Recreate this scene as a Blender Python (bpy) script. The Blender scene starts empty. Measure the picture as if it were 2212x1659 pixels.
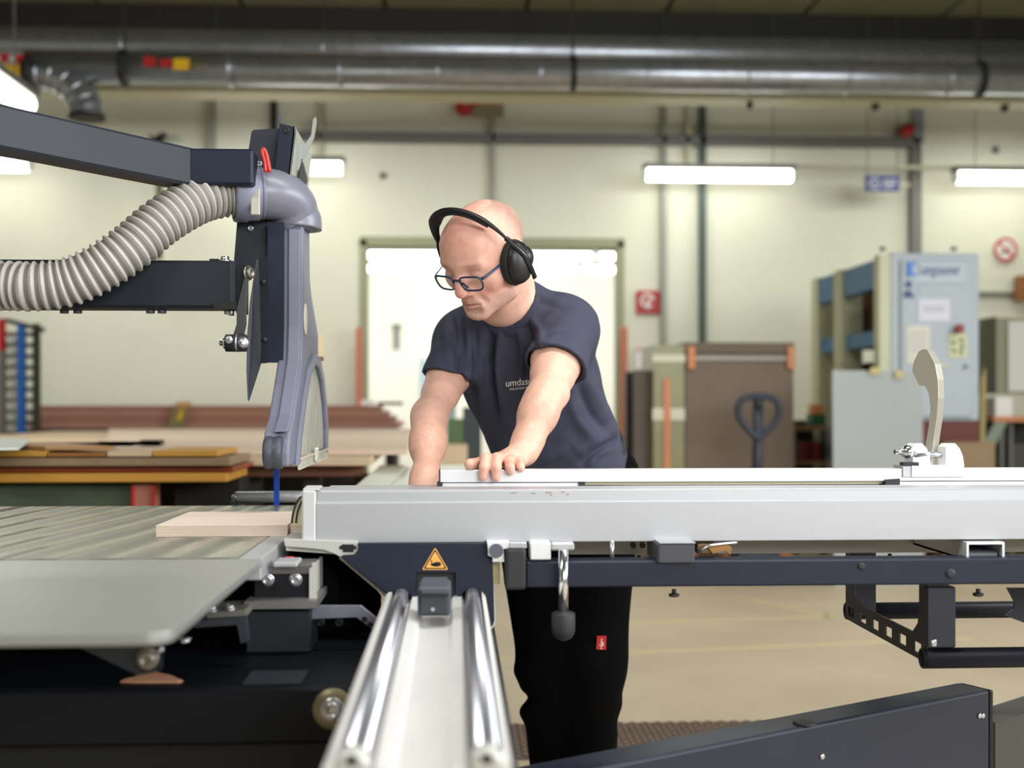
import bpy, bmesh, math, random
import numpy as np
from mathutils import Vector, Matrix

random.seed(7)
C = bpy.context.scene.collection
SC = bpy.context.scene
PI = math.pi

# ------------------------------------------------------------------ camera
F_PX, CX, HZ, CAM_H, YAW = 2550.0, 1106.0, 870.0, 1.13, math.radians(2.72)
cam_d = bpy.data.cameras.new('camera')
cam = bpy.data.objects.new('camera', cam_d)
C.objects.link(cam)
cam.location = (0, 0, CAM_H)
cam.rotation_euler = (PI / 2, 0, -YAW)
cam_d.sensor_width = 36.0
cam_d.lens = F_PX / 2212 * 36.0
cam_d.shift_y = (HZ - 829.5) / 2212
cam_d.clip_start = 0.05
cam_d.dof.use_dof = True
cam_d.dof.focus_distance = 2.42
cam_d.dof.aperture_fstop = 2.2
SC.camera = cam

# ------------------------------------------------------------------ world, lights, exposure
world = bpy.data.worlds.new('world')
SC.world = world
world.use_nodes = True
world.node_tree.nodes['Background'].inputs[0].default_value = (0.85, 0.93, 1.0, 1)
world.node_tree.nodes['Background'].inputs[1].default_value = 1.0

D150 = math.radians(150)
def area(name, loc, aim, sx, sy, power, col=(1, 1, 1), spread=PI):
    d = bpy.data.lights.new(name, 'AREA')
    d.shape = 'RECTANGLE'; d.size = sx; d.size_y = sy
    d.energy = power; d.color = col; d.spread = spread
    o = bpy.data.objects.new(name, d); C.objects.link(o)
    o.location = loc
    o.rotation_euler = (Vector(aim) - Vector(loc)).to_track_quat('-Z', 'Y').to_euler()
    return o

# added key light from the right and fill from behind, at made-up window bands
area('key_light_right', (6.7, 0.7, 2.9), (0.2, 2.6, 1.0), 4.6, 2.0, 190, (0.97, 0.99, 1.0), math.radians(125))
area('fill_light_back', (3.2, -4.6, 3.0), (0.9, 2.6, 0.9), 4.6, 2.0, 195, (0.97, 0.99, 1.0), math.radians(125))
# rows of ceiling lamps over the hall
for k, (x, y, e) in enumerate([(-2.6, 6.2, 26), (1.2, 6.2, 26), (4.6, 6.2, 30), (0.9, 1.9, 34), (-2.0, 0.6, 58), (4.0, 1.6, 40)]):
    area('hall_lamp', (x, y, 3.12), (x, y, 0), 1.8, 0.3, e, (1.0, 0.985, 0.93), D150)
# lamps along the back wall light it from close by
for x in (-3.0, -0.6, 1.6, 4.0):
    area('wall_lamp_light', (x, 9.0, 3.0), (x, 10.4, 1.2), 1.3, 0.1, 10, (0.98, 1.0, 0.93), D150)
# the bright room behind the doorway
area('annex_light', (0.4, 14.2, 3.6), (0.4, 15.5, 0), 4.5, 3.0, 160, (1.0, 1.0, 0.99))

vs = SC.view_settings
SC.display_settings.display_device = 'sRGB'
vs.view_transform = 'Standard'; vs.look = 'None'; vs.gamma = 1.0
vs.use_curve_mapping = False
vs.exposure = 0.0

# ------------------------------------------------------------------ pixel -> point helpers (design aid)
CY_, SY_ = math.cos(YAW), math.sin(YAW)
def at(px, py, Y):
    u = (px - CX) / F_PX; v = (HZ - py) / F_PX
    t = Y / (CY_ - u * SY_)
    return Vector((t * (SY_ + u * CY_), Y, CAM_H + v * t))
def X_(px, Y): return at(px, HZ, Y).x
def Z_(py, Y, px=1106): return at(px, py, Y).z
def atz(px, py, z):
    u = (px - CX) / F_PX; v = (HZ - py) / F_PX
    t = (z - CAM_H) / v
    return Vector((t * (SY_ + u * CY_), t * (CY_ - u * SY_), z))

# ------------------------------------------------------------------ materials
def lin(c):
    return tuple(((x / 255) / 12.92 if x / 255 <= 0.04045 else ((x / 255 + 0.055) / 1.055) ** 2.4) for x in c)

MATS = {}
def mat(name, rgb, rough=0.5, metal=0.0, var=0.0, scale=8.0, bump=0.0, bscale=60.0, stretch=None, spec=0.5, emit=None, estr=0.0, rgb2=None, coat=0.0):
    """procedural principled material; var blends towards rgb2 (or a darker tone) by noise"""
    if name in MATS: return MATS[name]
    m = bpy.data.materials.new(name); m.use_nodes = True
    nt = m.node_tree; N = nt.nodes; L = nt.links
    b = N['Principled BSDF']
    c = lin(rgb)
    b.inputs['Base Color'].default_value = (*c, 1)
    b.inputs['Roughness'].default_value = rough
    b.inputs['Metallic'].default_value = metal
    b.inputs['Specular IOR Level'].default_value = spec
    b.inputs['Coat Weight'].default_value = coat
    if emit:
        b.inputs['Emission Color'].default_value = (*lin(emit), 1)
        b.inputs['Emission Strength'].default_value = estr
    if var > 0 or bump > 0:
        tc = N.new('ShaderNodeTexCoord'); mp = N.new('ShaderNodeMapping')
        L.new(tc.outputs['Object'], mp.inputs['Vector'])
        if stretch: mp.inputs['Scale'].default_value = stretch
    if var > 0:
        nz = N.new('ShaderNodeTexNoise'); nz.inputs['Scale'].default_value = scale; nz.inputs['Detail'].default_value = 6
        nz.inputs['Roughness'].default_value = 0.65
        L.new(mp.outputs[0], nz.inputs['Vector'])
        rp = N.new('ShaderNodeValToRGB'); rp.color_ramp.elements[0].position = 0.35; rp.color_ramp.elements[1].position = 0.68
        L.new(nz.outputs['Fac'], rp.inputs[0])
        c2 = lin(rgb2) if rgb2 else tuple(x * (1 - var) for x in c)
        rp.color_ramp.elements[0].color = (*c, 1)
        rp.color_ramp.elements[1].color = (*(tuple(a + (d - a) * (1 if not rgb2 else var) for a, d in zip(c, c2))), 1)
        L.new(rp.outputs[0], b.inputs['Base Color'])
    if bump > 0:
        n2 = N.new('ShaderNodeTexNoise'); n2.inputs['Scale'].default_value = bscale; n2.inputs['Detail'].default_value = 4
        L.new(mp.outputs[0], n2.inputs['Vector'])
        bp = N.new('ShaderNodeBump'); bp.inputs['Strength'].default_value = bump; bp.inputs['Distance'].default_value = 0.004
        L.new(n2.outputs['Fac'], bp.inputs['Height']); L.new(bp.outputs[0], b.inputs['Normal'])
    MATS[name] = m
    return m

# ------------------------------------------------------------------ mesh building
ORG = {}
class MB:
    def __init__(self): self.bm = bmesh.new(); self.smooth = False
    def _xf(self, vs, M):
        for v in vs: v.co = M @ v.co
    def box(self, lo, hi, M=None, bev=0.0, seg=1):
        lo, hi = Vector(lo), Vector(hi)
        a = Vector((min(lo.x, hi.x), min(lo.y, hi.y), min(lo.z, hi.z))); b = Vector((max(lo.x, hi.x), max(lo.y, hi.y), max(lo.z, hi.z)))
        r = bmesh.ops.create_cube(self.bm, size=1)
        s = b - a; c = (a + b) / 2
        for v in r['verts']: v.co = Vector((v.co.x * s.x, v.co.y * s.y, v.co.z * s.z)) + c
        vs = r['verts']
        if bev > 0:
            es = list({e for v in vs for e in v.link_edges})
            q = bmesh.ops.bevel(self.bm, geom=es, offset=bev, segments=seg, affect='EDGES', profile=0.5)
            vs = list({v for f in q['faces'] for v in f.verts} | {v for v in vs if v.is_valid})
        if M is not None: self._xf(vs, M)
        return self
    def bar(self, p0, p1, w, h, up=(0, 0, 1), bev=0.0):
        """box beam between two points; w across, h along up"""
        p0, p1 = Vector(p0), Vector(p1); d = p1 - p0; Lh = d.length; d.normalize()
        u = Vector(up); s = d.cross(u).normalized(); u = s.cross(d).normalized()
        M = Matrix(((s.x, d.x, u.x, p0.x), (s.y, d.y, u.y, p0.y), (s.z, d.z, u.z, p0.z), (0, 0, 0, 1)))
        return self.box((-w / 2, 0, -h / 2), (w / 2, Lh, h / 2), M, bev)
    def cyl(self, p0, p1, r, seg=24, r2=None, caps=True):
        p0, p1 = Vector(p0), Vector(p1); d = p1 - p0
        q = d.to_track_quat('Z', 'Y').to_matrix()
        r2 = r if r2 is None else r2
        ring = []
        for p, rr in ((p0, r), (p1, r2)):
            ring.append([self.bm.verts.new(p + q @ Vector((rr * math.cos(2 * PI * k / seg), rr * math.sin(2 * PI * k / seg), 0))) for k in range(seg)])
        for k in range(seg):
            f = self.bm.faces.new((ring[0][k], ring[0][(k + 1) % seg], ring[1][(k + 1) % seg], ring[1][k])); f.smooth = True
        if caps:
            self.bm.faces.new(ring[0][::-1]); self.bm.faces.new(ring[1])
        return self
    def lathe(self, p0, axis, prof, seg=32, cap=True):
        """prof: list of (r, t along axis)"""
        p0 = Vector(p0); q = Vector(axis).to_track_quat('Z', 'Y').to_matrix()
        rings = [[self.bm.verts.new(p0 + q @ Vector((r * math.cos(2 * PI * k / seg), r * math.sin(2 * PI * k / seg), t))) for k in range(seg)] for r, t in prof]
        for a, b in zip(rings, rings[1:]):
            for k in range(seg):
                f = self.bm.faces.new((a[k], a[(k + 1) % seg], b[(k + 1) % seg], b[k])); f.smooth = True
        if cap:
            self.bm.faces.new(rings[0][::-1]); self.bm.faces.new(rings[-1])
        return self
    def prism(self, pts, off):
        """closed polygon of 3d points extruded by the vector off"""
        off = Vector(off)
        a = [self.bm.verts.new(Vector(p)) for p in pts]; b = [self.bm.verts.new(Vector(p) + off) for p in pts]
        n = len(pts)
        fs = [self.bm.faces.new(a), self.bm.faces.new(b[::-1])]
        for k in range(n): fs.append(self.bm.faces.new((a[k], b[k], b[(k + 1) % n], a[(k + 1) % n])))
        bmesh.ops.recalc_face_normals(self.bm, faces=fs)
        return self
    def ppoly(self, px, Y, th):
        """polygon given where the photo shows it, at depth Y, th metres thick"""
        return self.prism([at(x, y, Y) for x, y in px], (0, th, 0))
    def sweep(self, pts, rad, seg=16, caps=True, flat=None, closed=False, upv=(0, 0, 1)):
        """tube along points, rad a number or a list; flat=(a,b) gives an elliptic section"""
        P = [Vector(p) for p in pts]; n = len(P)
        rings = []; prev = None
        for k in range(n):
            if closed: t = (P[(k + 1) % n] - P[k - 1]).normalized()
            else: t = (P[min(k + 1, n - 1)] - P[max(k - 1, 0)]).normalized()
            if prev is None:
                up = Vector(upv)
                if abs(t.dot(up)) > 0.95: up = Vector((0, 1, 0))
                s = t.cross(up).normalized()
            else:
                s = (prev - t * prev.dot(t)).normalized()
            prev = s; w = t.cross(s)
            r = rad[k] if isinstance(rad, (list, tuple)) else rad
            fa, fb = flat[k] if isinstance(flat, list) else (flat or (1, 1))
            rings.append([self.bm.verts.new(P[k] + s * (r * fa * math.cos(2 * PI * j / seg)) + w * (r * fb * math.sin(2 * PI * j / seg))) for j in range(seg)])
        pr = list(zip(rings, rings[1:]))
        if closed: pr.append((rings[-1], rings[0]))
        for a, b in pr:
            for j in range(seg):
                f = self.bm.faces.new((a[j], a[(j + 1) % seg], b[(j + 1) % seg], b[j])); f.smooth = True
        if caps and not closed:
            self.bm.faces.new(rings[0][::-1]); self.bm.faces.new(rings[-1])
        return self
    def sphere(self, c, r, sx=1, sy=1, sz=1, seg=20):
        q = bmesh.ops.create_uvsphere(self.bm, u_segments=seg, v_segments=max(8, seg // 2), radius=r)
        for v in q['verts']: v.co = Vector((v.co.x * sx, v.co.y * sy, v.co.z * sz)) + Vector(c)
        for f in {f for v in q['verts'] for f in v.link_faces}: f.smooth = True
        return self
    def build(self, name, m, parent=None, bev=0.0, seg=2, kind=None, label=None, subd=0):
        bmesh.ops.recalc_face_normals(self.bm, faces=self.bm.faces)
        me = bpy.data.meshes.new(name)
        if parent is not None: org = ORG[parent.name]
        else:
            xs = [v.co for v in self.bm.verts]
            org = Vector(((min(v.x for v in xs) + max(v.x for v in xs)) / 2, (min(v.y for v in xs) + max(v.y for v in xs)) / 2, min(v.z for v in xs)))
        for v in self.bm.verts: v.co -= org
        self.bm.to_mesh(me); self.bm.free()
        me.materials.append(m)
        o = bpy.data.objects.new(name, me); C.objects.link(o)
        if parent is not None: o.parent = parent
        else: o.location = org
        ORG[o.name] = org.copy()
        if bev > 0:
            md = o.modifiers.new('bevel', 'BEVEL'); md.width = bev; md.segments = seg; md.limit_method = 'ANGLE'; md.angle_limit = math.radians(40)
            md.harden_normals = False
        if subd:
            md = o.modifiers.new('subd', 'SUBSURF'); md.levels = subd; md.render_levels = subd
        if kind: o['kind'] = kind
        if label: o['label'] = label
        return o

def tag(o, label, cat, group=None):
    o['label'] = label; o['category'] = cat
    if group: o['group'] = group
    return o
def thing(name, loc, label, cat, group=None):
    o = bpy.data.objects.new(name, None); C.objects.link(o)
    o.location = loc; o.empty_display_size = 0.05
    ORG[o.name] = Vector(loc)
    return tag(o, label, cat, group)
def copy_tree(o, parent=None):
    c = o.copy(); C.objects.link(c)
    if parent is not None: c.parent = parent
    ORG[c.name] = ORG[o.name].copy()
    for ch in list(o.children): copy_tree(ch, c)
    return c
def smoothpath(pts, n):
    """Catmull-Rom through the points"""
    P = [Vector(p) for p in pts]; P = [2 * P[0] - P[1]] + P + [2 * P[-1] - P[-2]]
    out = []
    m = len(P) - 3
    for k in range(n):
        t = k / (n - 1) * m; i = min(int(t), m - 1); f = t - i
        a, b, c, d = P[i], P[i + 1], P[i + 2], P[i + 3]
        out.append(0.5 * ((2 * b) + (c - a) * f + (2 * a - 5 * b + 4 * c - d) * f * f + (3 * b - a - 3 * c + d) * f ** 3))
    return out
def text(name, s, size, m, parent, M, depth=0.0004, align='CENTER', sx=1.0):
    cu = bpy.data.curves.new(name, 'FONT'); cu.body = s; cu.size = size; cu.extrude = depth; cu.align_x = align; cu.align_y = 'CENTER'
    tmp = bpy.data.objects.new(name, cu); C.objects.link(tmp)
    dg = bpy.context.evaluated_depsgraph_get()
    me = bpy.data.meshes.new_from_object(tmp.evaluated_get(dg))
    bpy.data.objects.remove(tmp)
    org = ORG[parent.name]
    for v in me.vertices:
        p = M @ Vector((v.co.x * sx, v.co.y, v.co.z)); v.co = p - org
    me.materials.clear(); me.materials.append(m)
    o = bpy.data.objects.new(name, me); C.objects.link(o); o.parent = parent
    ORG[o.name] = org.copy()
    return o
def front_M(p, tilt=0.0):
    """text plane standing upright facing the camera side (-Y)"""
    return Matrix.Translation(Vector(p)) @ Matrix.Rotation(tilt, 4, 'Y') @ Matrix.Rotation(PI / 2, 4, 'X')
# ================================================================== the hall
WY = 10.4            # back wall
ZC = 4.48            # ceiling
M_wall = mat('wall_paint', (226, 226, 208), 0.8, var=0.05, scale=1.5)
M_ceil = mat('ceiling_panel', (132, 130, 104), 0.85, var=0.18, scale=1.2)
M_ceil2 = mat('ceiling_slab', (60, 58, 46), 0.9)
M_floor = mat('floor_screed', (196, 181, 154), 0.55, var=0.6, scale=1.3, rgb2=(168, 152, 126), bump=0.05, bscale=30)
M_annex = mat('annex_white', (244, 244, 238), 0.8)
M_frame = mat('door_frame_green', (150, 154, 122), 0.6)
M_darksteel = mat('dark_steel_beam', (34, 32, 28), 0.7)
M_conduit = mat('grey_conduit', (112, 112, 108), 0.5, metal=0.3)
M_strut = mat('green_strut', (58, 78, 70), 0.5)
M_galv = mat('galvanised', (184, 188, 196), 0.32, metal=0.85, var=0.25, scale=14, spec=0.5)
M_cream = mat('cream_tray', (190, 188, 160), 0.6)
M_white = mat('white_enamel', (232, 232, 228), 0.5)
M_tube = mat('lamp_diffuser', (255, 255, 250), 0.4, emit=(255, 255, 246), estr=9.0)
M_red = mat('signal_red', (176, 30, 34), 0.5)
M_yel = mat('label_yellow', (222, 178, 24), 0.5)
M_blue = mat('sign_blue', (24, 52, 120), 0.5)
M_black = mat('black_plastic', (16, 16, 18), 0.45)
M_paper = mat('white_paper', (236, 236, 232), 0.7)
M_orange = mat('orange_wood', (206, 136, 92), 0.6)

# floor
fl = MB().box((-8, -5, -0.1), (7.2, 20, 0)).build('floor', M_floor, kind='structure')
# back wall with the doorway cut out of it
dx0, dx1, dz = X_(783, WY), X_(1343, WY), Z_(521, WY)
MB().prism([(-8, WY, 0), (dx0, WY, 0), (dx0, WY, dz), (dx1, WY, dz), (dx1, WY, 0), (7.2, WY, 0), (7.2, WY, ZC), (-8, WY, ZC)], (0, 0.2, 0)).build('wall_back', M_wall, kind='structure')
MB().box((-8.2, -5, 0), (-8, WY, ZC)).build('wall_left', M_wall, kind='structure')
# right wall with an unseen window band added for the key light
MB().prism([(7.0, -5, 0), (7.0, WY, 0), (7.0, WY, ZC), (7.0, -5, ZC), (7.0, -5, 3.95), (7.0, 3.2, 3.95), (7.0, 3.2, 1.85), (7.0, -5, 1.85)], (0.2, 0, 0)).build('wall_right', M_wall, kind='structure')
w = MB()
for y in (-1.8, 0.7, 3.18):
    w.box((7.02, y - 0.04, 1.85), (7.1, y + 0.04, 3.95))
w.box((7.02, -5, 1.85), (7.1, 3.2, 1.91)); w.box((7.02, -5, 3.89), (7.1, 3.2, 3.95))
w.build('added_window_1', M_white, kind='structure')
MB().prism([(-8, -5, 0), (7, -5, 0), (7, -5, ZC), (5.6, -5, ZC), (5.6, -5, 1.9), (0.8, -5, 1.9), (0.8, -5, ZC), (-8, -5, ZC)], (0, -0.2, 0)).build('wall_front', M_wall, kind='structure')
ce = MB().box((-8, -5, ZC + 0.02), (7.2, WY, ZC + 0.2)).build('ceiling', M_ceil2, kind='structure')
for k in range(-4, 6):
    x = X_(830, 9.9) + 1.2 * k
    MB().box((x + 0.02, 7.6, ZC), (x + 1.18, 10.1, ZC + 0.02)).build('ceiling_panel', M_ceil, ce)
# bright annex behind the doorway
AY = 17.0
MB().prism([(-2.2, AY, 0), (3.2, AY, 0), (3.2, AY, 3.9), (-2.2, AY, 3.9)], (0, 0.1, 0)).build('wall_annex', M_annex, kind='structure')
MB().box((-2.3, WY + 0.2, 0), (-2.2, AY, 3.9)).build('wall_annex_left', M_annex, kind='structure')
MB().box((3.2, WY + 0.2, 0), (3.3, AY, 3.9)).build('wall_annex_right', M_annex, kind='structure')
MB().box((-2.2, WY + 0.2, 3.9), (3.2, AY, 4.0)).build('ceiling_annex', M_annex, kind='structure')
fr = MB().box((dx0 - 0.02, WY - 0.03, 0), (dx0 + 0.04, WY + 0.2, dz)).box((dx1 - 0.04, WY - 0.03, 0), (dx1 + 0.02, WY + 0.2, dz)).box((dx0 - 0.02, WY - 0.03, dz - 0.05), (dx1 + 0.02, WY + 0.2, dz + 0.03))
fr.build('door_1', M_frame, kind='structure')
# annex furniture, washed out
t = thing('locker', (X_(940, 15), 15.2, 0), 'pale blue locker standing in the bright room behind the doorway', 'locker')
MB().box((X_(905, 15), 15, 0.0), (X_(985, 15), 15.5, Z_(775, 15))).build('body', mat('pale_blue', (176, 196, 208), 0.6), t)
MB().box((X_(975, 15), 14.97, 0.9), (X_(979, 15), 15.0, 1.1)).build('handle', M_black, t)
t = thing('wall_hook', (X_(857, AY), AY - 0.05, Z_(755, AY)), 'dark bar hanging on the far white wall of the back room', 'hook')
MB().box((X_(852, AY), AY - 0.06, Z_(755, AY)), (X_(862, AY), AY, Z_(705, AY))).build('bar', mat('grey_green', (110, 120, 108), 0.6), t)
MB().box((X_(848, AY), AY - 0.08, Z_(708, AY)), (X_(866, AY), AY, Z_(702, AY))).build('bracket', M_conduit, t)
def lamp(name, p, L, axis, label, group, w=0.09, h=0.10, estr=None):
    """strip luminaire: housing above, glowing diffuser below, end caps"""
    t = thing(name, p, label, 'lamp', group)
    p = Vector(p); a = Vector(axis)
    s = Vector((-a.y, a.x, 0))
    def bx(m, l0, l1, w0, z0, z1):
        A = p + a * l0; 
        m.bar(p + a * l0 + Vector((0, 0, (z0 + z1) / 2)), p + a * l1 + Vector((0, 0, (z0 + z1) / 2)), w0, z1 - z0)
        return m
    bx(MB(), -L / 2, L / 2, w * 1.5, h * 0.9, h + 0.035).build('housing', M_conduit, t)
    m = MB(); 
    q = [p + a * (-L / 2 + 0.03), p + a * (L / 2 - 0.03)]
    m.cyl(q[0] + Vector((0, 0, h / 2)), q[1] + Vector((0, 0, h / 2)), w * 0.62, 16)
    m.build('diffuser', M_tube, t)
    top = 3.9 if p.y > WY else ZC
    for sg in (-1, 1):
        q_ = p + a * (sg * L * 0.36)
        MB().cyl((q_.x, q_.y, p.z + h + 0.03), (q_.x, q_.y, top), 0.004, 6).build('hanger', M_conduit, t)
        MB().cyl(p + a * (sg * (L / 2 - 0.03)) + Vector((0, 0, h / 2)), p + a * (sg * L / 2) + Vector((0, 0, h / 2)), w * 0.6, 12).build('end_cap', M_white, t)
    return t
LY = 9.9
zl = Z_(384, LY)
for lx0, lx1, lab in ((1390, 1716, 'glowing strip lamp right of the man, below the grey conduit'),
                      (2061, 2387, 'glowing strip lamp cut by the right picture edge beside the blue sign'),
                      (420, 746, 'glowing strip lamp seen just right of the saw guard top'),
                      (-256, 70, 'glowing strip lamp below the upper guard arm at the left edge')):
    lamp('strip_lamp', (X_((lx0 + lx1) / 2, LY), LY, zl + 0.0 + (0.02 if lx0 < 500 else -0.01)), X_(lx1, LY) - X_(lx0, LY), (1, 0, 0), lab, None)
e = at(58, 246, 7.6)
lamp('strip_lamp', (e.x, e.y - 0.75, e.z), 1.5, (0, 1, 0), 'nearest strip lamp, slanting above the guard arm at the left edge', None, w=0.11, h=0.10)
# trunking the lamps hang from
tk = MB().box((X_(1716, LY), LY + 0.05, Z_(354, LY)), (7, LY + 0.08, Z_(346, LY))).build('lamp_trunking', M_cream)
tag(tk, 'thin pale trunking running along the wall between the right strip lamps', 'trunking')
# annex lamps
Yb = 14.0
for r, (py, xs) in enumerate(((545, ((786, 1040), (1050, 1282), (1290, 1342))), (573, ((790, 1010), (1020, 1250), (1256, 1345))))):
    Y = Yb if r == 0 else 15.4
    for k, (a, b) in enumerate(xs):
        lamp('annex_lamp', ((X_(a, Y) + X_(b, Y)) / 2, Y, Z_(py + 14, Y)), X_(b, Y) - X_(a, Y), (1, 0, 0),
             '%s white strip lamp of the %s row in the bright back room' % (('left', 'middle', 'short right')[k], ('upper', 'lower')[r]), 'lamps in the back room', w=0.075, h=0.08)

# ------------------------------------------------------------------ pipes, ducts, trunking on the back wall
bm_ = MB().box((-8, 10.05, Z_(76, 10.1)), (7, 10.2, ZC)).build('trim_1', M_darksteel, kind='structure')
for px0, px1, y1 in ((577, 602, 100), (1505, 1552, 108)):
    b = MB().ppoly([(px0, 70), (px1, 70), (px1 - 4, y1 - 12), (px1 - 14, y1), (px0 + 2, y1)], 10.0, 0.15).build('beam_bracket', M_darksteel)
    tag(b, 'dark steel bracket under the roof beam, %s' % ('above the saw guard' if px0 < 900 else 'right of the middle'), 'bracket')
def duct(name, Y, pyc, r, x0, x1, seams, label):
    z = Z_(pyc, Y)
    t = thing(name, ((x0 + x1) / 2, Y, z - r), label, 'duct')
    MB().cyl((x0, Y, z), (x1, Y, z), r, 40).build('pipe', M_galv, t)
    for px in seams:
        x = X_(px, Y)
        MB().lathe((x - 0.012, Y, z), (1, 0, 0), [(r, 0), (r + 0.008, 0.004), (r + 0.008, 0.02), (r, 0.024)], 40).build('seam_ring', M_galv, t)
    return t
duct('ventilation_duct', 9.4, 112, 0.137, -7.9, 6.9, (270, 700, 1235, 1500), 'rear galvanised ventilation duct running under the roof beam')
dt = duct('extraction_duct', 8.6, 158, 0.117, X_(60, 8.6), 6.9, (498, 735, 945, 1165, 1395, 1612, 1828, 2045), 'front galvanised extraction duct with seam rings along the hall')
z = Z_(158, 8.6)
for px in (268, 1237, 2115):
    x = X_(px, 8.6)
    MB().lathe((x - 0.02, 8.6, z), (1, 0, 0), [(0.118, 0), (0.13, 0.0), (0.13, 0.04), (0.118, 0.04)], 40).cyl((x, 8.6, z + 0.12), (x, 8.6, ZC), 0.008, 8).build('hanger', M_darksteel, dt)
# elbow branching down at the left
t = thing('duct_elbow', at(190, 258, 8.6), 'segmented galvanised duct elbow bending down at the upper left', 'duct')
pts = [at(x, y, 8.6) for x, y in ((58, 158), (95, 158), (130, 168), (160, 190), (180, 215), (187, 238), (188, 252))]
sp = smoothpath(pts, 29)
for k in range(7):
    r0 = 0.110 + 0.001 * k
    MB().sweep(sp[4 * k:4 * k + 5], [r0, r0 + 0.001, r0 + 0.002, r0 + 0.003, r0 + 0.007], 32).build('elbow_segment', M_galv, t)
MB().lathe(sp[28] - Vector((0, 0, 0.02)), (0, 0, 1), [(0.125, 0), (0.128, 0.0), (0.128, 0.03), (0.12, 0.03)], 32).build('rim', M_darksteel, t)
x = X_(75, 8.3); MB().lathe(at(68, 158, 8.6), (1, 0, 0.0), [(0.13, -0.03), (0.145, -0.03), (0.145, 0.03), (0.13, 0.03)], 32).build('flange', M_darksteel, t)
# labels stuck on the duct: red, dark red, yellow
for k, (x0, x1, y0, y1, m, lab) in enumerate(((0, 18, 130, 148, M_red, 'red sticker on the duct at the left edge'), (34, 51, 132, 153, M_red, 'second red sticker on the duct left of the elbow'),
                          (8, 42, 155, 176, M_yel, 'yellow sticker on the duct left of the elbow'), (310, 336, 133, 154, M_red, 'red sticker on the duct right of the elbow'),
                          (346, 369, 137, 155, M_red, 'small dark red sticker on the duct right of the elbow'), (374, 408, 136, 160, M_yel, 'yellow sticker on the duct above the hose'))):
    Y = 8.47
    tag(MB().box((X_(x0, Y), Y, Z_(y1, Y)), (X_(x1, Y), Y + 0.012, Z_(y0, Y))).build('duct_sticker', m), lab, 'sticker')
# cream cable tray under the duct
ct = MB().box((-7.9, 8.9, Z_(206, 8.9)), (6.9, 9.15, Z_(194, 8.9))).build('cable_tray', M_cream)
tag(ct, 'cream cable tray running right under the extraction duct', 'cable tray')
# horizontal grey conduit and verticals
hc = MB().box((X_(640, 10.3), 10.3, Z_(308, 10.3)), (X_(1988, 10.3), 10.39, Z_(288, 10.3))).build('wall_conduit', M_conduit)
tag(hc, 'long horizontal grey conduit on the back wall above the man', 'conduit')
for x0, x1, y0, y1, m, lab in ((449, 463, 205, 360, mat('pale_conduit', (158, 158, 148), 0.6), 'grey vertical conduit behind the saw guard arm'), (584, 597, 205, 420, M_darksteel, 'dark vertical pipe above the saw guard'),
                               (689, 696, 205, 345, M_cream, 'thin pale vertical pipe right of the saw guard'), (1061, 1070, 210, 500, mat('pale_conduit', (158, 158, 148), 0.6), 'thin vertical pipe on the wall above the man'),
                               (1429, 1440, 205, 740, mat('pale_conduit', (158, 158, 148), 0.6), 'grey vertical conduit above the brown board stack, left one'), (1482, 1490, 205, 345, M_cream, 'thin pale pipe between the two conduits right of the man'),
                               (1512, 1525, 205, 745, M_strut, 'dark green vertical strut above the brown board stack'), (1968, 1990, 305, 545, M_conduit, 'wide grey vertical trunking above the control cabinet'),
                               (1972, 1994, 205, 300, M_galv, 'pale upper vertical trunking above the red alarm')):
    o = MB().box((X_(x0, 10.32), 10.30, Z_(y1, 10.3)), (X_(x1, 10.32), 10.39, Z_(y0, 10.3)), bev=0.004).build('wall_pipe', m)
    tag(o, lab, 'pipe')
o = MB().box((X_(2110, 10.34), 10.34, Z_(632, 10.34)), (6.9, 10.39, Z_(626, 10.34))).build('wall_pipe', M_conduit); tag(o, 'thin horizontal pipe on the wall right of the control cabinet', 'pipe')
for px in (1622, 1894, 2174):
    o = MB().box((X_(px - 5, 9.0), 9.0, Z_(226, 9.0)), (X_(px + 5, 9.0), 9.06, Z_(206, 9.0))).cyl((X_(px, 9.03), 9.03, Z_(206, 9.0)), (X_(px, 9.03), 9.03, Z_(200, 9.0)), 0.02, 8).build('tray_hook', M_darksteel)
    tag(o, 'small dark hook hanging under the cable tray, %s' % {1622: 'leftmost of three', 1894: 'middle of three', 2174: 'rightmost of three'}[px], 'hook')
# red alarm horns and lamps
Y = 10.2
t = thing('alarm_unit', at(1038, 245, Y), 'red alarm unit with bell and indicator lights above the man', 'alarm')
MB().lathe(at(1003, 229, Y), (0, 1, 0), [(0.02, -0.06), (0.07, -0.05), (0.078, 0.0), (0.078, 0.06)], 28).build('bell', M_red, t)
MB().box(at(1018, 248, Y), at(1088, 212, Y) + Vector((0, 0.1, 0)), bev=0.01).build('housing', mat('alarm_grey', (140, 136, 110), 0.6), t)
for px in (1030, 1054, 1078):
    MB().lathe(at(px, 220, Y), (0, -1, 0), [(0.035, 0), (0.035, 0.02), (0.02, 0.04)], 16).build('indicator', mat('indicator_red', (206, 62, 40), 0.4), t)
t = thing('alarm_horn', at(1962, 292, Y), 'small round red alarm horn beside the wide grey trunking', 'alarm')
MB().lathe(at(1962, 280, Y), (0, -1, 0), [(0.055, -0.1), (0.055, 0.0), (0.04, 0.05), (0.01, 0.055)], 24).build('horn', M_red, t)
MB().box(at(1950, 292, Y) + Vector((0, 0.05, 0)), at(1974, 268, Y) + Vector((0, 0.18, 0))).build('mount', M_conduit, t)
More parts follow.
